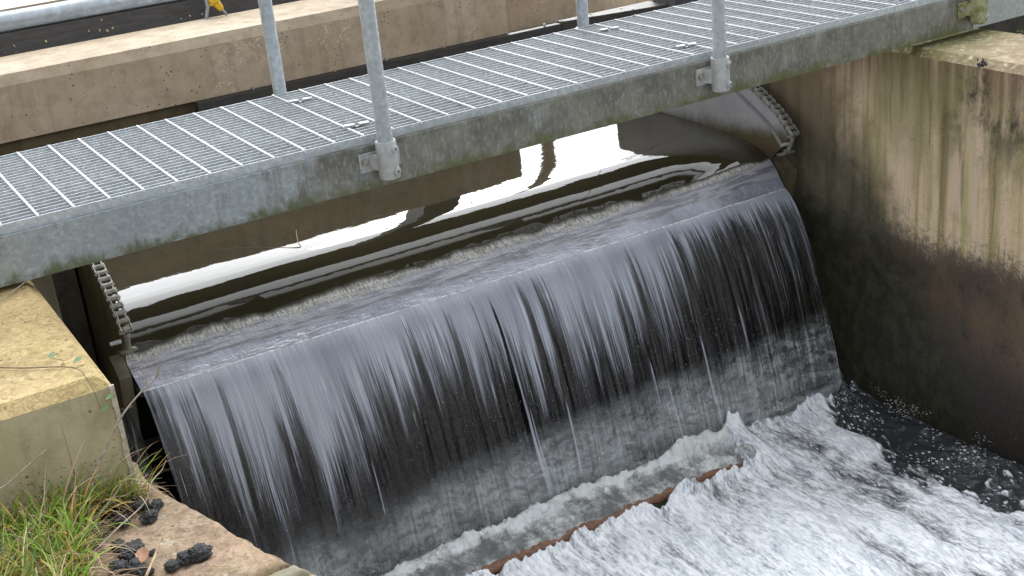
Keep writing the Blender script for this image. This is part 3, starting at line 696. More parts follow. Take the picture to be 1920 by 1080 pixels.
def f3():
    x = random.uniform(1.2, 3.0) if random.random() < .6 else random.uniform(.1, 3.0); u = random.uniform(.20, .36); return (x, .685-u-abs(random.gauss(0,.02)), -.92-(.58*u+5.1*u*u)+random.gauss(0,.01))
droplets('falling_drops', 700, f3, .0008, .0022, label='loose drops flying off the lower part of the waterfall', cat='drops')
droplets('splash_droplets', 1900, f2, .0008, .0024, label='beads of splash along the foot of the waterfall', cat='splash')

# ------------------------------------------------------------------ tilting weir gate
gate = empty('weir_gate', (1.5, 1.4, -1.7), label='tilting steel weir gate between two side plates, with the river pouring over its lip', cat='weir gate')
LX, RX = -.012, 3.04
edge_c = [(1.60,-.30),(1.25,-.34),(1.05,-.415),(.95,-.475),(.85,-.525),(.75,-.58),(.69,-.635),(.655,-.672)]
poly = edge_c + [(.672,-.70),(.775,-.795),(.80,-.86),(.83,-1.0),(1.1,-1.35),(1.9,-1.78),(2.1,-1.7),(2.0,-.45)]
def plate_mat():
    m = Mat('side_plate'); P_ = world_vec(m); X, Y, Z = m.xyz(P_)
    n = m.noise(16, 5, .65, P_); s = m.noise(5, 4, .6, m.map((1,1,.5), src=P_)); big = m.noise(2.2, 5, .6, P_)
    c = m.mix(m.rng(big, .4, .6), (.33,.325,.335), (.42,.41,.42))
    c = m.mix(m.rng(n, .56, .75, 0, .3), c, (.2,.18,.16))
    # algae above the water mark
    tz = m.math('MULTIPLY_ADD', n, .10, m.math('MULTIPLY_ADD', Y, .08, Z))
    c = m.mix(m.rng(tz, -.50, -.60), c, (.085,.065,.026))
    c = m.mix(m.rng(tz, -.62, -.67, 0, .75), c, (.045,.035,.02))
    m.bsdf(c, .5, .15, normal=m.bump(n, .15, .002)); MAT['side_plate'] = m.m
plate_mat()
MB().prism(poly, LX-.006, LX+.006).build('side_plate', 'olive_steel', gate, label='left gate plate, olive brown and slimy')
MB().prism(poly, RX-.006, RX+.006).build('side_plate', 'side_plate', gate, label='right gate plate, smooth grey steel with a brown water mark')
# strengthening strip along the inner edge of the right plate
strip = [(y+.035, z-.045) for y, z in edge_c[2:]]
q = strip + [(y+.012, z-.008) for y, z in reversed(strip)]
mb = MB()
for i in range(len(strip)-1):
    mb.prism([strip[i], strip[i+1], (strip[i+1][0]+.012, strip[i+1][1]-.014), (strip[i][0]+.012, strip[i][1]-.014)], RX-.011, RX-.0065)
mb.build('edge_bar', 'plate_steel', gate)
# rubber side seals
mb = MB().prism([(.70,-.86),(.79,-.80),(.82,-.86),(.86,-1.02),(1.2,-1.4),(1.1,-1.46),(.76,-1.1)], LX-.05, LX-.0065)
mb.build('side_seal', 'olive_steel', gate)
mb = MB().prism([(.70,-.86),(.79,-.80),(.82,-.86),(.86,-1.02),(1.2,-1.4),(1.1,-1.46),(.76,-1.1)], RX+.0065, RX+.085)
mb.build('side_seal', 'olive_steel', gate)
# curved leaf
arc = [(.700,-.935),(.74,-.928),(.80,-.920),(.86,-.905),(.92,-.89)]
arc += [(1.05,-.90),(1.3,-1.0),(1.6,-1.25),(1.85,-1.65)]
low = [(1.80,-1.67),(1.56,-1.28),(1.27,-1.03),(1.04,-.93),(.92,-.905),(.86,-.92),(.80,-.935),(.74,-.943),(.702,-.95)]
MB().prism(arc+low, LX+.0065, RX-.0065).build('leaf', 'dark_steel', gate)
# stiffener ribs on the downstream side of the leaf
for x in np.linspace(.4, 2.6, 5):
    MB().prism([(.80,-.90),(1.3,-1.06),(1.75,-1.66),(1.5,-1.72),(.95,-1.25)], x-.006, x+.006).build('stiffener', 'dark_steel', gate)
MB().tube([(LX, 1.95, -1.74), (RX, 1.95, -1.74)], .07, 16).build('hinge_tube', 'dark_steel', gate)
# bright line where water leaves the lip: highlight painted in fall_mat
# lifting chains
def chain(xc, label, sgn):
    root = empty('lifting_chain', (xc, .69, -.74), label=label, cat='chain')
    pts = [(.640,-.655),(.668,-.628),(.74,-.567),(.85,-.507),(.95,-.456),(1.05,-.396),(1.25,-.32),(1.60,-.28)]
    A = np.array(pts); sl = np.r_[0, np.cumsum(np.hypot(*np.diff(A.T)))]
    pitch = .03175; n = int(sl[-1]/pitch)
    at = lambda t: (np.interp(t, sl, A[:,0]), np.interp(t, sl, A[:,1]))
    def lp(w0):                    # figure-eight link plate lying along Y, thickness in X
        r = .0125; pl = pitch; o = []
        for k in range(7): a_ = math.pi/2+math.pi*k/6; o.append((r*math.cos(a_), r*math.sin(a_)))
        o.append((pl/2, -.0095))
        for k in range(7): a_ = -math.pi/2+math.pi*k/6; o.append((pl+r*math.cos(a_), r*math.sin(a_)))
        o.append((pl/2, .0095)); return o
    src = {}
    for i in range(n):
        y0, z0 = at(i*pitch); y1, z1 = at((i+1)*pitch); ang = math.atan2(z1-z0, y1-y0)
        outer = i % 2 == 0
        for sg in (-1, 1):
            xo = sg*(.0185 if outer else .0135)
            if 'p' not in src:
                o = MB().prism(lp(0), -.002, .002).build('link_plate', 'chain_steel', bevel=.0007); src['p'] = o
                o.parent = root
            else:
                o = src['p'].copy(); COL.objects.link(o); o.parent = root
            o.location = Vector((xc+xo, y0, z0))-root.location; o.rotation_euler = (ang, 0, 0)
        if 'r' not in src:
            o = MB().tube([(-.0115,0,0),(.0115,0,0)], .0112, 14).build('roller', 'chain_roller', auto=40); src['r'] = o; o.parent = root
        else: o = src['r'].copy(); COL.objects.link(o); o.parent = root
        o.location = Vector((xc, y0, z0))-root.location
        if 'n' not in src:
            o = MB().tube([(-.024,0,0),(.024,0,0)], .005, 8).build('pin', 'chain_steel', auto=40); src['n'] = o; o.parent = root
        else: o = src['n'].copy(); COL.objects.link(o); o.parent = root
        o.location = Vector((xc, y0, z0))-root.location
    # anchor: eye bolt through a square lug
    MB().tube([(xc, .648, -.668), (xc, .668, -.716), (xc, .688, -.758)], [.013,.0105,.0105], 12).build('eye_bolt', 'chain_roller', root, auto=40)
    MB().tube([(xc-.0245,.648,-.668),(xc+.0245,.648,-.668)], .0062, 10).build('anchor_pin', 'chain_steel', root, auto=40)
    MB().tube([(xc-.062,.655,-.70),(xc-.022,.655,-.70)], .008, 8).build('side_pin', 'cast_socket', root, auto=40)
    lug = MB().box((-.031,-.028,-.006), (.031,.028,.006)).build('lug_plate', 'lug_steel', bevel=.002); lug.parent = root
    lug.location = Vector((xc, .698, -.760))-root.location; lug.rotation_euler = (R(-18), 0, 0)
    nut = MB().tube([(0,0,-.004),(0,0,.014)], .017, 6).build('nut', 'lug_steel'); nut.parent = root
    nut.location = Vector((xc, .690, -.752))-root.location; nut.rotation_euler = (R(-25), 0, 0)
chain(LX, 'left roller chain, running down the edge of the olive brown gate plate', 1)
chain(RX+.012, 'right roller chain, on the sloping edge of the grey plate beside the tall stained wall', -1)

# ------------------------------------------------------------------ footbridge
GW = .768; BX0, BXS, BX1 = -1.6, 3.43, 6.3
fb = empty('footbridge', (1., .38, -.17), label='galvanised steel footbridge with open grating deck crossing above the weir', cat='footbridge')
def channel_beam(x0, x1, yf, sg, mat, name='side_beam', **kw):
    # C-section: web at yf, flanges pointing inwards (sg = +1: towards +Y)
    t = .008; fl = .07
    y0, y1, y2 = yf, yf+sg*t, yf+sg*fl
    pts = [(y0,-.0300),(y2,-.0300),(y2,-.040),(y1,-.040),(y1,-.164),(y2,-.162),(y2,-.171),(y0,-.171)]
    return MB().prism(pts, x0, x1).build(name, mat, fb, bevel=.0015, **kw)
channel_beam(BX0, BXS-.002, -.012, 1, 'galvanised_beam', label='near side beam, grimy and green with a cleaner left end')
channel_beam(BXS+.002, BX1, -.012, 1, 'galvanised_beam_clean', label='paler near side beam beyond the joint at the right')
channel_beam(BX0, BX1, GW+.012, -1, 'galvanised_beam')
for x in np.arange(-1.2, 6.2, 1.33): MB().box((x-.03, .06, -.15), (x+.03, GW-.06, -.09)).build('cross_beam', 'galvanised_beam', fb)
gp = empty('grating_panel', (0,0,0)); 
def band(y0, y1):
    return MB().box((BX0, y0, -.027), (BX1, y1, -.0005)).build('edge_band', 'galvanised', fb, bevel=.001)
band(0, .004); band(GW-.004, GW)
bpy.data.objects.remove(gp)
bar = None; NB = 23
grating = MB()   # a light frame object carries the bars as its sub-parts
grating.box((BX0-.004, 0.006, -.026), (BX0, GW-.006, -.002)); grating.box((BX1, .006, -.026), (BX1+.004, GW-.006, -.002))
gr = grating.build('grating', 'grating_steel', fb)
wl = fb.location
for k in range(1, NB):
    y = GW*k/NB
    if bar is None:
        bar = MB().box((BX0, -.0016, -.030), (BX1, .0016, -.0015)).build('bearing_bar', 'grating_steel'); bar.parent = gr; o = bar
    else:
        o = bar.copy(); COL.objects.link(o); o.parent = gr
    o.matrix_parent_inverse = Matrix.Translation(fb.location*0)
    o.location = (0, y, random.uniform(-.0006, .0003))
rod = None
for k in range(-16, 63):
    x = .1*k
    if rod is None:
        mb = MB(); vs = []; n = 40
        for i in range(n+1):
            y = .001+(GW-.002)*i/n; a0 = i*.9
            for q_ in range(4): a_ = a0*.0+math.pi/4+q_*math.pi/2; vs.append((.0042*math.cos(a_)*1.15, y, -.0008+.0034*math.sin(a_)))
        fs = [(i*4+k2, i*4+(k2+1)%4, (i+1)*4+(k2+1)%4, (i+1)*4+k2) for i in range(n) for k2 in range(4)] + [(0,1,2,3),(n*4,n*4+1,n*4+2,n*4+3)]
        mb.add(vs, fs); mb.tube([(0,-.0035,-.0035),(0,.002,-.0035)], .0045, 8)
        rod = mb.build('cross_rod', 'grating_rod'); rod.parent = gr; o = rod
    else:
        o = rod.copy(); COL.objects.link(o); o.parent = gr
    o.location = (x+random.uniform(-.001,.001), 0, 0)
clip = None
for x, y in ((.735,.60),(.735,.13),(2.07,.62),(2.07,.13),(3.4,.62),(3.4,.13),(-.55,.6)):
    if clip is None:
        mb = MB(); mb.box((-.011,-.040,.001),(.011,-.008,.006)); mb.box((-.011,.008,.001),(.011,.040,.006)); mb.box((-.011,-.008,-.012),(.011,.008,-.009)); mb.box((-.011,-.0085,-.012),(.011,-.007,.006)); mb.box((-.011,.007,-.012),(.011,.0085,.006)); mb.tube([(0,0,-.009),(0,0,-.002)], .006, 8)
        clip = mb.build('grating_clip', 'cast_socket', bevel=.0008); clip.parent = gr; o = clip
    else: o = clip.copy(); COL.objects.link(o); o.parent = gr
    o.location = (x, y, .001); o.rotation_euler = (0,0,R(78))
# the beams' origins: everything above was built in world coordinates
# handrail posts
def handrail_post(x, front, mat_dirty=False, **kw):
    yp = -.052 if front else GW+.052
    sgn = -1 if front else 1
    post = MB().tube([(x, yp, -.118), (x, yp, 1.05)], .0242, 20).build('handrail_post', 'tube_steel', fb, auto=40, **kw)
    root = post
    def sub(mb, name, mat, **k):
        o = mb.build(name, mat, **k); o.parent = root
        o.matrix_parent_inverse = Matrix.Identity(4)
        o.location = -fb_off(root); return o
    # cast socket, hollow rim
    mb = MB(); n = 22; r0, r1 = .0335, .0265
    vs = []; fs = []
    for z, r in ((-.140,.024),(-.134,r0),(-.020,r0),(-.015,r0-.002),(-.015,r1),(-.022,r1)):
        for k in range(n): a_ = 2*math.pi*k/n; vs.append((x+r*math.cos(a_), yp+r*math.sin(a_), z))
    for i in range(5):
        for k in range(n): fs.append((i*n+k, i*n+(k+1)%n, (i+1)*n+(k+1)%n, (i+1)*n+k))
    fs.append(tuple(range(n))[::-1]); mb.add(vs, fs)
    smat = 'cast_socket_mossy' if mat_dirty else 'cast_socket'
    sub(mb, 'socket', smat, auto=40)
    # flange against the beam, reaching to both sides
    yb0, yb1 = (-.0125, -.0195) if front else (GW+.0125, GW+.0195)
    mb = MB().box((x-.082, min(yb0,yb1), -.112), (x+.058, max(yb0,yb1), -.052))
    mb.add([(x-.050, yb1, -.060),(x-.050, yb1, -.104),(x-.026, yp, -.110),(x-.026, yp, -.054),(x+.045, yb1, -.060),(x+.045, yb1, -.104),(x+.026, yp, -.110),(x+.026, yp, -.054)],
           [(0,1,2,3),(4,7,6,5),(0,3,7,4),(1,5,6,2),(0,4,5,1),(3,2,6,7)])
    sub(mb, 'flange', smat, bevel=.001)
    bm_ = MB().tube([(x-.064, yb1, -.080), (x-.064, yb1+sgn*.0075, -.080)], .0095, 6); bm_.tube([(x-.064, yb1+sgn*.0005, -.080), (x-.064, yb1+sgn*.002, -.080)], .0125, 14)
    sub(bm_, 'hex_bolt', 'rusty_bolt')
    d = Vector((.36, sgn*.93, 0)).normalized()
    for zs in (-.040, -.112):
        c0 = Vector((x, yp, zs)) + d*.030
        mb = MB().tube([c0, c0+d*.009, c0+d*.0105], [.0125,.0125,.0095], 16); sub(mb, 'set_screw', 'cast_socket', auto=40)
        mb = MB().tube([c0+d*.0100, c0+d*.0110], .0045, 6); sub(mb, 'screw_hole', 'black_rubber')
    return post
def fb_off(post): return Vector((0,0,0))
def mossy():
    m = Mat('cast_socket_mossy'); P_ = world_vec(m); n = m.noise(40, 5, .6, P_)
    m.bsdf(m.mix(m.rng(n, .3, .6), (.14,.14,.04), (.30,.31,.18)), .7, normal=m.bump(n, .4, .003)); MAT['cast_socket_mossy'] = m.m
mossy()
for x in (.745, 2.075, 3.415, 4.75): handrail_post(x, True, mat_dirty=(x > 3 and x < 4))
for x in (-.58, .745, 2.08, 3.415, 4.75): handrail_post(x, False)
for y in (-.052, GW+.052):
    for z in (.54, 1.05): MB().tube([(BX0, y, z), (BX1, y, z)], .0242, 16).build('handrail', 'tube_steel', fb, auto=40)
# moss under the sockets
for x, y, s_ in ((.755,-.05,.010),(2.085,-.052,.010),(3.42,-.05,.012)):
    mb = MB()
    for i in range(14):
        a_ = random.uniform(0, 6.3); r = random.uniform(0, .026); p_ = Vector((x+r*math.cos(a_), y+r*.8*math.sin(a_)-.004, -.139+random.uniform(-.003,.003)))
        mb.tube([p_, p_+Vector((0,0,.004))], [random.uniform(.002,.006), .001], 6)
    mb.build('moss_tuft', 'moss', fb, kind='stuff')

mb = MB()
for i in range(150):
    x = random.uniform(-1.2, 3.6); y = GW*(random.randrange(1, NB)+random.choice((.12,-.12,.5)))/NB; a_ = random.uniform(0, 6.3); r = random.uniform(.002, .007)
    mb.add([(x+r*math.cos(a_), y+r*math.sin(a_), .0012), (x-r*.5*math.sin(a_), y+r*.5*math.cos(a_), .0022), (x-r*math.cos(a_), y-r*math.sin(a_), .0012), (x+r*.4*math.sin(a_), y-r*.4*math.cos(a_), .0004)], [(0,1,2,3)])
mb.build('deck_litter', 'twig_dark', fb, kind='stuff')

# ------------------------------------------------------------------ wing wall of sandstone in the foreground
ZL = -.505
ww = empty('wing_wall', (-.3, -1.2, -2.2), label='rough sandstone wing wall in the bottom left corner, its top strewn with charred lumps', cat='wall')
Ed = [(-.300,-.755),(-.281,-.83),(-.262,-.90),(-.238,-.985),(-.214,-1.07),(-.186,-1.18),(-.170,-1.235),(-.150,-1.295)]
def edge_x(y):
    ys = [p[1] for p in Ed][::-1]; xs2 = [p[0] for p in Ed][::-1]
    if y < -1.295: return -.150 + (-1.295-y)*.33
    return float(np.interp(y, ys, xs2))
def stone(name, xl_f, xr_f, y0, y1, parent, seed, mat='sandstone', nx=120, ny=170, label=None):
    """a slab with a naturally broken upper surface and rounded arrises; the right edge follows xr_f"""
    u = np.linspace(0, 1, nx); v = np.linspace(0, 1, ny)
    u = np.sort(np.r_[u, 1-np.array([.002,.006,.012,.02])]); v = np.sort(np.r_[v, .003,.01,.99,.997])
    U, V = np.meshgrid(u, v, indexing='ij')
    Yb = y0+(y1-y0)*V
    xr = np.vectorize(xr_f)(Yb) + (fbm(Yb*14, Yb*0, seed, 4, .6)-.5)*.022
    xl = np.vectorize(xl_f)(Yb)
    Xb = xl+(xr-xl)*U
    h = (fbm(Xb*9, Yb*9, seed+1, 5, .55)-.5)*.022 + (fbm(Xb*45, Yb*38, seed+2, 4, .6)-.5)*.007
    de = np.minimum(xr-Xb, np.minimum(np.abs(Yb-y0), np.abs(Yb-y1))*1.3)
    h = h - .022*np.clip(1-de/.022, 0, 1)**2
    Zb = ZL + h
    skirt = np.full((1, U.shape[1]), -1.0)
    XX_ = np.r_[Xb, Xb[-1:]-.012, Xb[-1:]-.03]; YY_ = np.r_[Yb, Yb[-1:], Yb[-1:]]; ZZ_ = np.r_[Zb, skirt*.07+Zb[-1:], Zb[-1:]*0-2.2]
    # close the two ends
    XX_ = np.c_[XX_[:, :1], XX_, XX_[:, -1:]]; YY_ = np.c_[YY_[:, :1], YY_, YY_[:, -1:]]; ZZ_ = np.c_[np.minimum(ZZ_[:, :1], ZL-.10), ZZ_, np.minimum(ZZ_[:, -1:], ZL-.10)]
    o = grid_mesh(name, XX_-parent.location.x, YY_-parent.location.y, ZZ_-parent.location.z, mat, parent=parent)
    if label: o['label'] = label
    return o
stone('coping_stone', lambda y: -1.15, edge_x, -.60, -1.285, ww, 100)
def e2(y): return edge_x(y)+.0
stone('coping_stone', lambda y: -.275+(-1.29-y)*.2, lambda y: edge_x(y)+.004, -1.290, -1.345, ww, 120, nx=40, ny=30, mat='joint_stone', label='narrow greyish coping stone at the joint')
stone('coping_stone', lambda y: -1.15, lambda y: edge_x(y)+.008, -1.350, -2.1, ww, 140, nx=90, ny=90)
stone('coping_stone', lambda y: -1.15, lambda y: -.280+(-1.285-y)*.2 , -1.289, -1.346, ww, 160, nx=60, ny=20)
# soil behind, under the grass
a, b_ = np.meshgrid(np.linspace(-2.6, -.30, 120), np.linspace(-4.0, -.772, 150), indexing='ij')
hz = -.505 + .055*np.clip((-.46+(b_+.78)*.35-a)/.10, 0, 1) + (fbm(a*12, b_*12, 151, 4)-.5)*.03 - .035*np.clip((a+.42)/.08, 0, 1)
grid_mesh('soil', a, b_, hz-.006, 'soil', kind='structure')

def blades(name, n, where, lmin, lmax, wmin, wmax, mat, droop, seed, lean=(0,0), **kw):
    rr = random.Random(seed); vs = []; fs = []; tint = []
    for i in range(n):
        x, y, z = where(rr); L = rr.uniform(lmin, lmax); w = rr.uniform(wmin, wmax)
        az = rr.uniform(0, 6.283); d = Vector((math.cos(az)+lean[0], math.sin(az)+lean[1], 0)).normalized()
        up = Vector((0,0,1)); dr = rr.uniform(*droop); el = R(rr.uniform(45, 88) if droop[1] < 3 else rr.uniform(5, 70))
        t = rr.random(); side_ = d.cross(up).normalized(); side_ = (side_*math.cos(rr.uniform(-.8,.8))+d*math.sin(rr.uniform(-.8,.8))).normalized()
        p_ = Vector((x, y, z)); ns = 7; k = len(vs); kink = rr.uniform(-.5,.5)
        for j in range(ns):
            f = j/(ns-1); ww_ = w*(1-f**1.8)*.5+.0002
            vs += [p_-side_*ww_, p_+side_*ww_]; tint += [min(1, max(0, t+.15*f))]*2
            dirv = d*math.cos(el)+up*math.sin(el)
            p_ = p_+dirv*L/(ns-1); el -= dr/(ns-1)*(.4+f)*1.2
            d = (Matrix.Rotation(kink/(ns-1), 3, 'Z') @ d)
            if p_.z < z-.004: p_.z = z-.004+rr.uniform(0,.004)
        for j in range(ns-1): fs.append((k+2*j, k+2*j+1, k+2*j+3, k+2*j+2))
    me = bpy.data.meshes.new(name); me.from_pydata([tuple(v) for v in vs], [], fs); me.materials.append(MAT[mat])
    at = me.attributes.new('tint', 'FLOAT', 'POINT'); at.data.foreach_set('value', tint)
    me.polygons.foreach_set('use_smooth', [True]*len(me.polygons))
    o = bpy.data.objects.new(name, me); COL.objects.link(o); return tag(o, kind='stuff', **kw)
def gpos(rr):
    while True:
        x = rr.uniform(-1.0, -.34); y = rr.uniform(-1.65, -.79)
        # the turf's edge runs from the block corner back towards the camera
        lim = -.465 + (y+.80)*.30 if y < -.84 else -.36
        if x < lim + rr.gauss(0, .012): return x, y, -.495
def gpos_corner(rr):
    t = rr.random(); return -.44+.105*t+rr.gauss(0,.008), -.795-.02*rr.random(), -.50
blades('green_grass', 4200, gpos, .05, .17, .0026, .0068, 'grass', (.3, 2.2), 1, label='lush green grass tufts in the bottom left corner', cat='grass')
blades('green_grass', 120, gpos_corner, .03, .08, .002, .004, 'grass', (.5, 2.2), 5, label='short tuft of green grass at the foot of the wall end, by the water', cat='grass')
blades('dry_grass', 2500, gpos, .06, .22, .0014, .0036, 'straw_blade', (.5, 3.5), 2, lean=(.5,-.2), label='dead straw coloured grass tangled among the green blades', cat='dry grass')
blades('dry_grass', 90, gpos_corner, .03, .09, .001, .0025, 'straw_blade', (.5, 3.2), 6, label='a few dry stalks at the foot of the wall end, by the water', cat='dry grass')

blades('broad_grass', 260, gpos, .09, .20, .006, .011, 'grass', (.6, 2.6), 11, label='broad bright green grass blades standing out of the tuft, bottom left', cat='grass')
blades('dead_stalks', 260, gpos, .10, .26, .0025, .0055, 'straw_blade', (.2, 2.0), 12, lean=(.6,-.3), label='long pale dead stalks lying over the grass and onto the stone', cat='dry grass')
# loose long stems
def stem(name, pts, r, mat, label, cat, leaves=(), leaf_mat='ivy_leaf', branches=()):
    def sm(pts):
        pts = [Vector(p) for p in pts]; o = []
        for i in range(len(pts)-1):
            p0 = pts[max(i-1,0)]; p1 = pts[i]; p2 = pts[i+1]; p3 = pts[min(i+2, len(pts)-1)]
            for k in range(6):
                t = k/6; o.append(.5*((2*p1)+(-p0+p2)*t+(2*p0-5*p1+4*p2-p3)*t*t+(-p0+3*p1-3*p2+p3)*t**3))
        return o+[pts[-1]]
    root = empty(name, pts[0], label=label, cat=cat)
    q_ = sm(pts); MB().tube(q_, [r*(1-.6*i/len(q_)) for i in range(len(q_))], 7).build('stem', mat, root, smooth=True)
    for b2 in branches:
        q_ = sm(b2); MB().tube(q_, [r*.55*(1-.5*i/len(q_)) for i in range(len(q_))], 6).build('side_shoot', mat, root, smooth=True)
    for (p_, s_, az) in leaves: leaf(p_, s_, az, leaf_mat, root)
    return root
def leaf(p_, s_, az, mat, parent=None, tilt=.3, name='leaf', **kw):
    out_ = [(0,0,0),(.28,.30,.04),(.62,.36,.06),(.9,.18,.03),(1.05,0,0),(.9,-.18,.03),(.62,-.36,.06),(.28,-.30,.04),(.5,0,-.02)]
    rot = Matrix.Rotation(az, 3, 'Z') @ Matrix.Rotation(-tilt, 3, 'Y')
    vs = [Vector(p_)+rot @ (Vector(v)*s_) for v in out_]
    vs2 = [v+Vector((0,0,-.0008)) for v in vs]
    n = len(out_)-1
    fs = [(8, i, (i+1) % n) for i in range(n)] + [(17, 9+(i+1) % n, 9+i) for i in range(n)] + [(i, 9+i, 9+(i+1)%n, (i+1)%n) for i in range(n)]
    mb = MB(); mb.add(vs+vs2, fs); return mb.build(name, mat, parent, **kw)
# long bleached stem from the grass across the waterfall's left end
stem('bleached_stem', [(-.498,-.83,-.50),(-.465,-.835,-.42),(-.405,-.84,-.33),(-.355,-.845,-.262),(-.300,-.85,-.215),(-.247,-.85,-.185)], .0034, 'twig',
     'long bleached stem arching up from the grass in front of the wall end', 'stem', branches=[[(-.285,-.85,-.206),(-.283,-.85,-.185),(-.292,-.85,-.155)], [(-.262,-.85,-.193),(-.250,-.85,-.172),(-.243,-.852,-.150)]])
stem('dry_stem', [(-.52,-.90,-.49),(-.47,-.90,-.455),(-.425,-.90,-.425),(-.395,-.90,-.395),(-.355,-.90,-.38)], .002, 'twig', 'thin pale stalk leaning to the right in the grass, below the long bleached stem', 'stem')
stem('dry_stem', [(-.70,-.86,-.335),(-.64,-.85,-.335),(-.58,-.85,-.305),(-.53,-.85,-.28)], .0022, 'twig', 'pale stalk lying across the face of the wall end at the left edge', 'stem')
stem('creeper', [(-.80,-.42,ZW+.005),(-.62,-.50,ZW+.008),(-.50,-.60,ZW+.006),(-.43,-.66,ZW+.008),(-.40,-.72,ZW+.010),(-.392,-.785,ZW-.02),(-.388,-.79,-.252)], .0019, 'twig_dark',
     'thin reddish creeper with small green leaves trailing over the corner of the wall end', 'creeper',
     leaves=[((-.445,-.60,ZW+.014),.022,.6),((-.405,-.672,ZW+.014),.026,.2),((-.392,-.792,-.256),.028,-.2),((-.372,-.792,-.235),.026,.3),((-.63,-.545,ZW+.012),.018,2.)],
     branches=[[(-.60,-.505,ZW+.008),(-.625,-.54,ZW+.01)], [(-.43,-.655,ZW+.008),(-.42,-.635,ZW+.012),(-.44,-.60,ZW+.012)]])
stem('bare_twig', [(-.80,-.30,ZW+.006),(-.62,-.21,ZW+.008),(-.50,-.13,ZW+.010),(-.40,-.03,ZW+.010),(-.352,.02,ZW+.016)], .003, 'twig', 'bare forked twig on top of the wall end, close under the footbridge', 'twig')
stem('bare_twig', [(-.66,-.26,ZW+.02),(-.60,-.38,ZW+.012),(-.575,-.42,ZW+.008),(-.62,-.47,ZW+.006)], .003, 'twig_dark', 'short kinked twig at the left edge, on top of the wall end', 'twig')
stem('bare_twig', [(-.52,-1.02,-.478),(-.44,-.96,-.47),(-.36,-.905,-.462),(-.325,-.86,-.44),(-.285,-.80,-.452),(-.268,-.79,-.435)], .0022, 'twig', 'pale crooked twig lying over the charred lumps and the stone edge', 'twig')
stem('bare_twig', [(-.44,-1.17,-.485),(-.40,-1.11,-.478),(-.365,-1.05,-.470)], .0035, 'straw', 'thick straw coloured stalk on the stone beside the lowest charred lumps', 'twig')
stem('floating_twig', [(.90,1.34,-.7225),(.85,1.20,-.7235),(.83,1.14,-.725),(.74,1.22,-.7235),(.62,1.33,-.7225),(.52,1.38,-.7225)], .0018, 'floating_straw', 'thin curled twig floating on the brown water behind the lip', 'twig')
stem('hanging_cable', [(2.40,.80,-.20),(2.55,1.4,-.45),(2.85,1.45,-.58),(3.02,1.40,-.66)], .002, 'twig', 'thin pale wire hanging in the shade under the footbridge at the right gate plate', 'wire')

# charred lumps
LUMP = [(280,965,.030,'black charred lump nearest the stone edge, the lower of the upper pair'), (262,943,.026,'crumbly black lump partly under the pale twig'), (292,942,.022,'small grey black lump at the stone edge'),
        (238,948,.022,'round black lump beside the grass, left of the pair at the edge'), (226,970,.024,'grey black lump just left of the lying twig'), (205,940,.028,'black lump half hidden in the grass tips'),
        (180,955,.024,'black lump deep in the grass, furthest left'), (182,1022,.020,'small black lump at the grass edge, left of the big cluster'), (220,1018,.024,'long black lump at the top of the lower cluster'),
        (246,1030,.034,'largest black lump, in the middle of the lower cluster'), (285,1028,.012,'tiny black crumb above the brown dead leaf'), (222,1060,.028,'round lump at the left of the bottom cluster'),
        (250,1056,.028,'wrinkled lump between two others in the bottom cluster'), (268,1066,.026,'lump lowest in the bottom cluster, cut by the picture edge'), (345,1040,.026,'left one of the joined grey black pair on the right'),
        (372,1032,.032,'right one of the joined grey black pair, furthest right of all'), (320,1054,.020,'small flat grey lump left of the joined pair')]
fpx = 2433.7; C0 = M.translation
def on_plane(px, py_, zz_):
    d = Rw.transposed() @ Vector(((px-960)/fpx, (py_-540)/fpx, 1)); t = (zz_-C0.z)/d.z; return C0+d*t
SPOT = [on_plane(px_, py_, -.485) for px_, py_, *_ in LUMP]
for i, (px_, py_, s_, lab) in enumerate(LUMP):
    c_ = SPOT[i]; bm = bmesh.new(); bmesh.ops.create_icosphere(bm, subdivisions=5, radius=s_*.72)
    sx, sy, sz = random.uniform(.8,1.25), random.uniform(.8,1.15), random.uniform(.6,.8)
    for v in bm.verts:
        n_ = v.co.normalized()
        k = 1+.32*noise.noise(n_*1.7+Vector((i*3.1,0,0))) + .30*abs(noise.noise(n_*4.5+Vector((0,i*2.3,0)))) - .22*abs(noise.noise(n_*9+Vector((i,i,0)))) + .14*abs(noise.noise(n_*17+Vector((i,0,i)))) - .10*abs(noise.noise(n_*31))
        v.co = Vector((v.co.x*sx, v.co.y*sy, v.co.z*sz))*k
    me = bpy.data.meshes.new('charred_lump'); bm.to_mesh(me); bm.free(); me.materials.append(MAT['charcoal'])
    me.polygons.foreach_set('use_smooth', [True]*len(me.polygons))
    o = bpy.data.objects.new('charred_lump', me); COL.objects.link(o); o.location = (c_.x, c_.y, -.500+s_*.28); o.rotation_euler = (0,0,random.uniform(0,6))
    tag(o, label=lab, cat='charred lump', group='charred lumps on the sandstone wing wall')
pl = on_plane(278,1050,-.49); leaf((pl.x-.015, pl.y-.006, -.488), .042, 1.2, 'dead_leaf', tilt=.35, name='dead_leaf', label='brown dead leaf curled beside the charred lumps', cat='leaf')

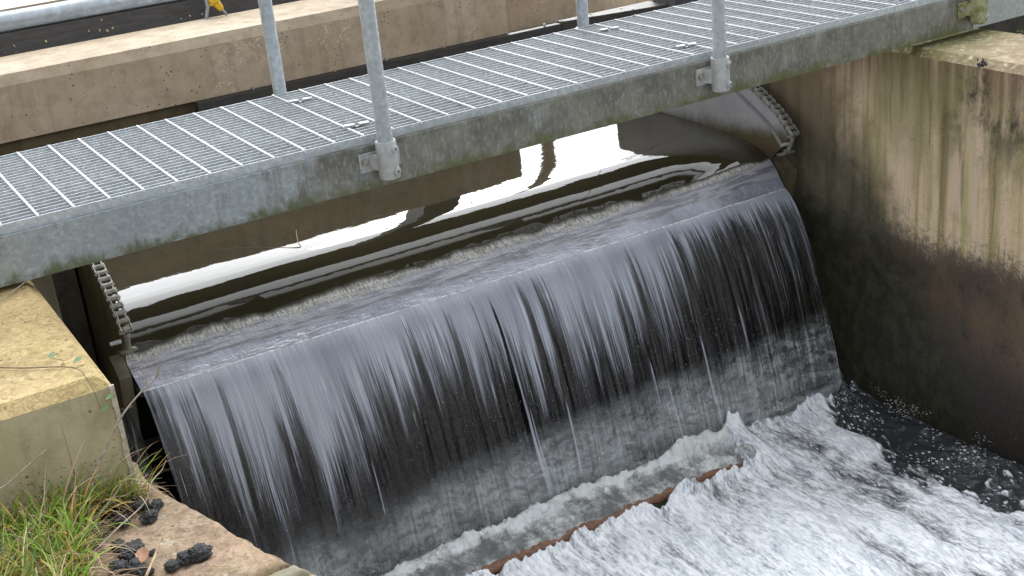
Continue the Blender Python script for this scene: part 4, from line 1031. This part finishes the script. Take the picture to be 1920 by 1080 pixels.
# fallen leaves flecking the black board
LEAFLAB = ['single pale leaf alone in the middle of the black board, left of the post', 'larger pale leaf low on the black board, below the pair at the tube', 'pale leaf touching the underside of the tube, left one of two on the black board',
           'pale leaf touching the underside of the tube, right one of two on the black board', 'lowest leaf of the three-leaf cluster right of the larger pale leaf', 'rightmost leaf of the three-leaf cluster on the black board', 'leftmost leaf of the three-leaf cluster on the black board',
           'first leaf of the row leading up to the yellow coupling, on the black board', 'middle leaf of the row leading up to the yellow coupling', 'leaf nearest the yellow coupling, on the black board', 'upper leaf of the pair near the left edge, on the black board',
           'lower leaf of the pair near the left edge, close above the coping', 'leaf furthest left on the black board, at the picture edge', 'leaf just under the galvanised tube, left of the yellow coupling']
for i, (px_, py_) in enumerate([(84,75),(167,56),(161,41),(189,36),(200,55),(211,50),(187,54),(338,33),(354,28),(378,25),(24,83),(28,96),(8,98),(322,15)]):
    d = Rw.transposed() @ Vector(((px_-960)/fpx, (py_-540)/fpx, 1))
    # board face: plane through (y,z) = (3.19,-.30),(3.30,-.012)
    n_ = Vector((0, -.288, .11)).normalized(); p0 = Vector((0, 3.19, -.30)); t = (p0-C0).dot(n_)/d.dot(n_); p_ = C0+d*t + n_*.003
    leaf((p_.x, p_.y, p_.z), random.uniform(.010,.018), random.uniform(0,6), 'yellow_leaf', tilt=-1.0+random.uniform(-.2,.2), name='fallen_leaf',
         label=LEAFLAB[i], cat='leaf', group='small pale leaves stuck to the black board')
# bits on the right wall's chamfer
for px_, py_, mt, s_, lab in ((1822,114,'yellow_leaf',.020,'pale green leaf lying on the top edge of the right wall'), (1888,126,'yellow_leaf',.016,'bright yellow leaf on the top edge of the right wall, nearest the picture edge')):
    p_ = on_plane(px_, py_, ZW-.02); leaf((p_.x-.01, p_.y, p_.z+.006), s_, .5, mt, tilt=.5, name='fallen_leaf', label=lab, cat='leaf')
p_ = on_plane(1843,119,ZW-.02); mb = MB()
for i in range(26):
    q_ = p_+Vector((random.gauss(-.004,.008), random.gauss(0,.010), random.uniform(-.015,.01))); mb.tube([q_, q_+Vector((random.gauss(0,.002),random.gauss(0,.002),.010))], [.004,.0008], 5)
mb.build('moss_clump', 'charcoal', label='dark tuft of moss on the top edge of the right wall', cat='moss')
# ivy in the dark gap beyond the right wall
iv = empty('ivy', (3.75,.05,-.3), label='small sprig of ivy in the dark gap beyond the right wall', cat='ivy')
for i in range(12):
    leaf((3.72+random.uniform(0,.2), .0+random.uniform(-.08,.12), -.26+random.uniform(-.06,.04)), random.uniform(.02,.035), random.uniform(0,6), 'ivy_leaf', iv, tilt=random.uniform(-.8,.8))

# ------------------------------------------------------------------ reflections in the river come from real things upstream
ga = empty('hoist_gantry', (1, 2.1, -.1), label='dark overhead hoist gantry upstream of the weir, seen as dark bands mirrored in the river', cat='gantry')
MB().box((-3.5, 1.45, 2.2), (9.0, 3.35, 2.26)).build('gantry_deck', 'dark_steel', ga)
MB().box((-3.5, 1.43, 2.05), (9.0, 1.49, 2.199)).build('gantry_beam', 'dark_steel', ga)
MB().box((-3.5, 3.30, 2.05), (9.0, 3.36, 2.199)).build('gantry_beam', 'dark_steel', ga)
MB().box((2.22, 2.80, -.098), (2.46, 3.05, 2.049)).build('gantry_leg', 'dark_steel', ga)
MB().box((-3.3, 2.80, -.098), (-3.1, 3.05, 2.049)).build('gantry_leg', 'dark_steel', ga)
mp = empty('mooring_post', (3.79, 4.0, -1.2), label='upright grey post standing in the water upstream, seen mirrored in the river', cat='post')
MB().tube([(3.79,4.0,-1.2),(3.79,4.0,1.5)], .05, 14).build('post', 'pale_timber', mp, smooth=True)
q_ = [(2.5+3.0*i/14, 4.0, 1.05-.25*math.sin(math.pi*i/14)) for i in range(15)]
MB().tube(q_, .028, 8).build('cross_rope', 'pale_timber', mp, smooth=True)
def tree(x, y, h, cr, seed, label):
    rr = random.Random(seed); root = empty('broadleaf_tree', (x, y, -.4), label=label, cat='tree', group='trees on the far bank upstream')
    MB().tube([(x,y,-.4),(x+rr.uniform(-.2,.2),y,h*.35),(x+rr.uniform(-.3,.3),y,h*.8)], [.16,.11,.03], 9).build('trunk', 'bark', root, smooth=True)
    mb = MB()
    for k in range(7):
        a_ = rr.uniform(0,6.3); z0 = h*rr.uniform(.3,.6); mb.tube([(x,y,z0),(x+math.cos(a_)*cr*.4,y+math.sin(a_)*cr*.4,z0+h*.15),(x+math.cos(a_)*cr*.8,y+math.sin(a_)*cr*.8,z0+h*.3)], [.05,.03,.01], 6)
    mb.build('limbs', 'bark', root, smooth=True)
    mb = MB()
    cl = [(Vector((rr.gauss(0,.45)*cr, rr.gauss(0,.45)*cr, h*rr.uniform(.35,1.0))), rr.uniform(.25,.5)*cr) for _ in range(22)]
    for i in range(3800):
        c_, rad = rr.choice(cl); d = Vector((rr.gauss(0,1),rr.gauss(0,1),rr.gauss(0,.8))).normalized()*rad*rr.uniform(.6,1.05)
        p_ = Vector((x,y,0))+c_+d; s_ = rr.uniform(.04,.09); t1 = Vector((rr.gauss(0,1),rr.gauss(0,1),rr.gauss(0,1))).normalized(); t2 = t1.orthogonal().normalized()
        mb.add([p_-t1*s_, p_+t2*s_*.5, p_+t1*s_, p_-t2*s_*.5], [(0,1,2,3)])
    mb.build('crown', 'leaf_cluster', root, kind='stuff')
tree(10.5, 9.5, 5.0, 1.8, 1, 'bushy green tree beyond the right end of the canal, seen only mirrored')
tree(.5, 17., 2.6, 1.5, 2, 'low green tree on the far bank whose mirror image shows top left')
tree(4.5, 17.5, 3.0, 1.4, 3, 'low green tree on the far bank mirrored right of the first')
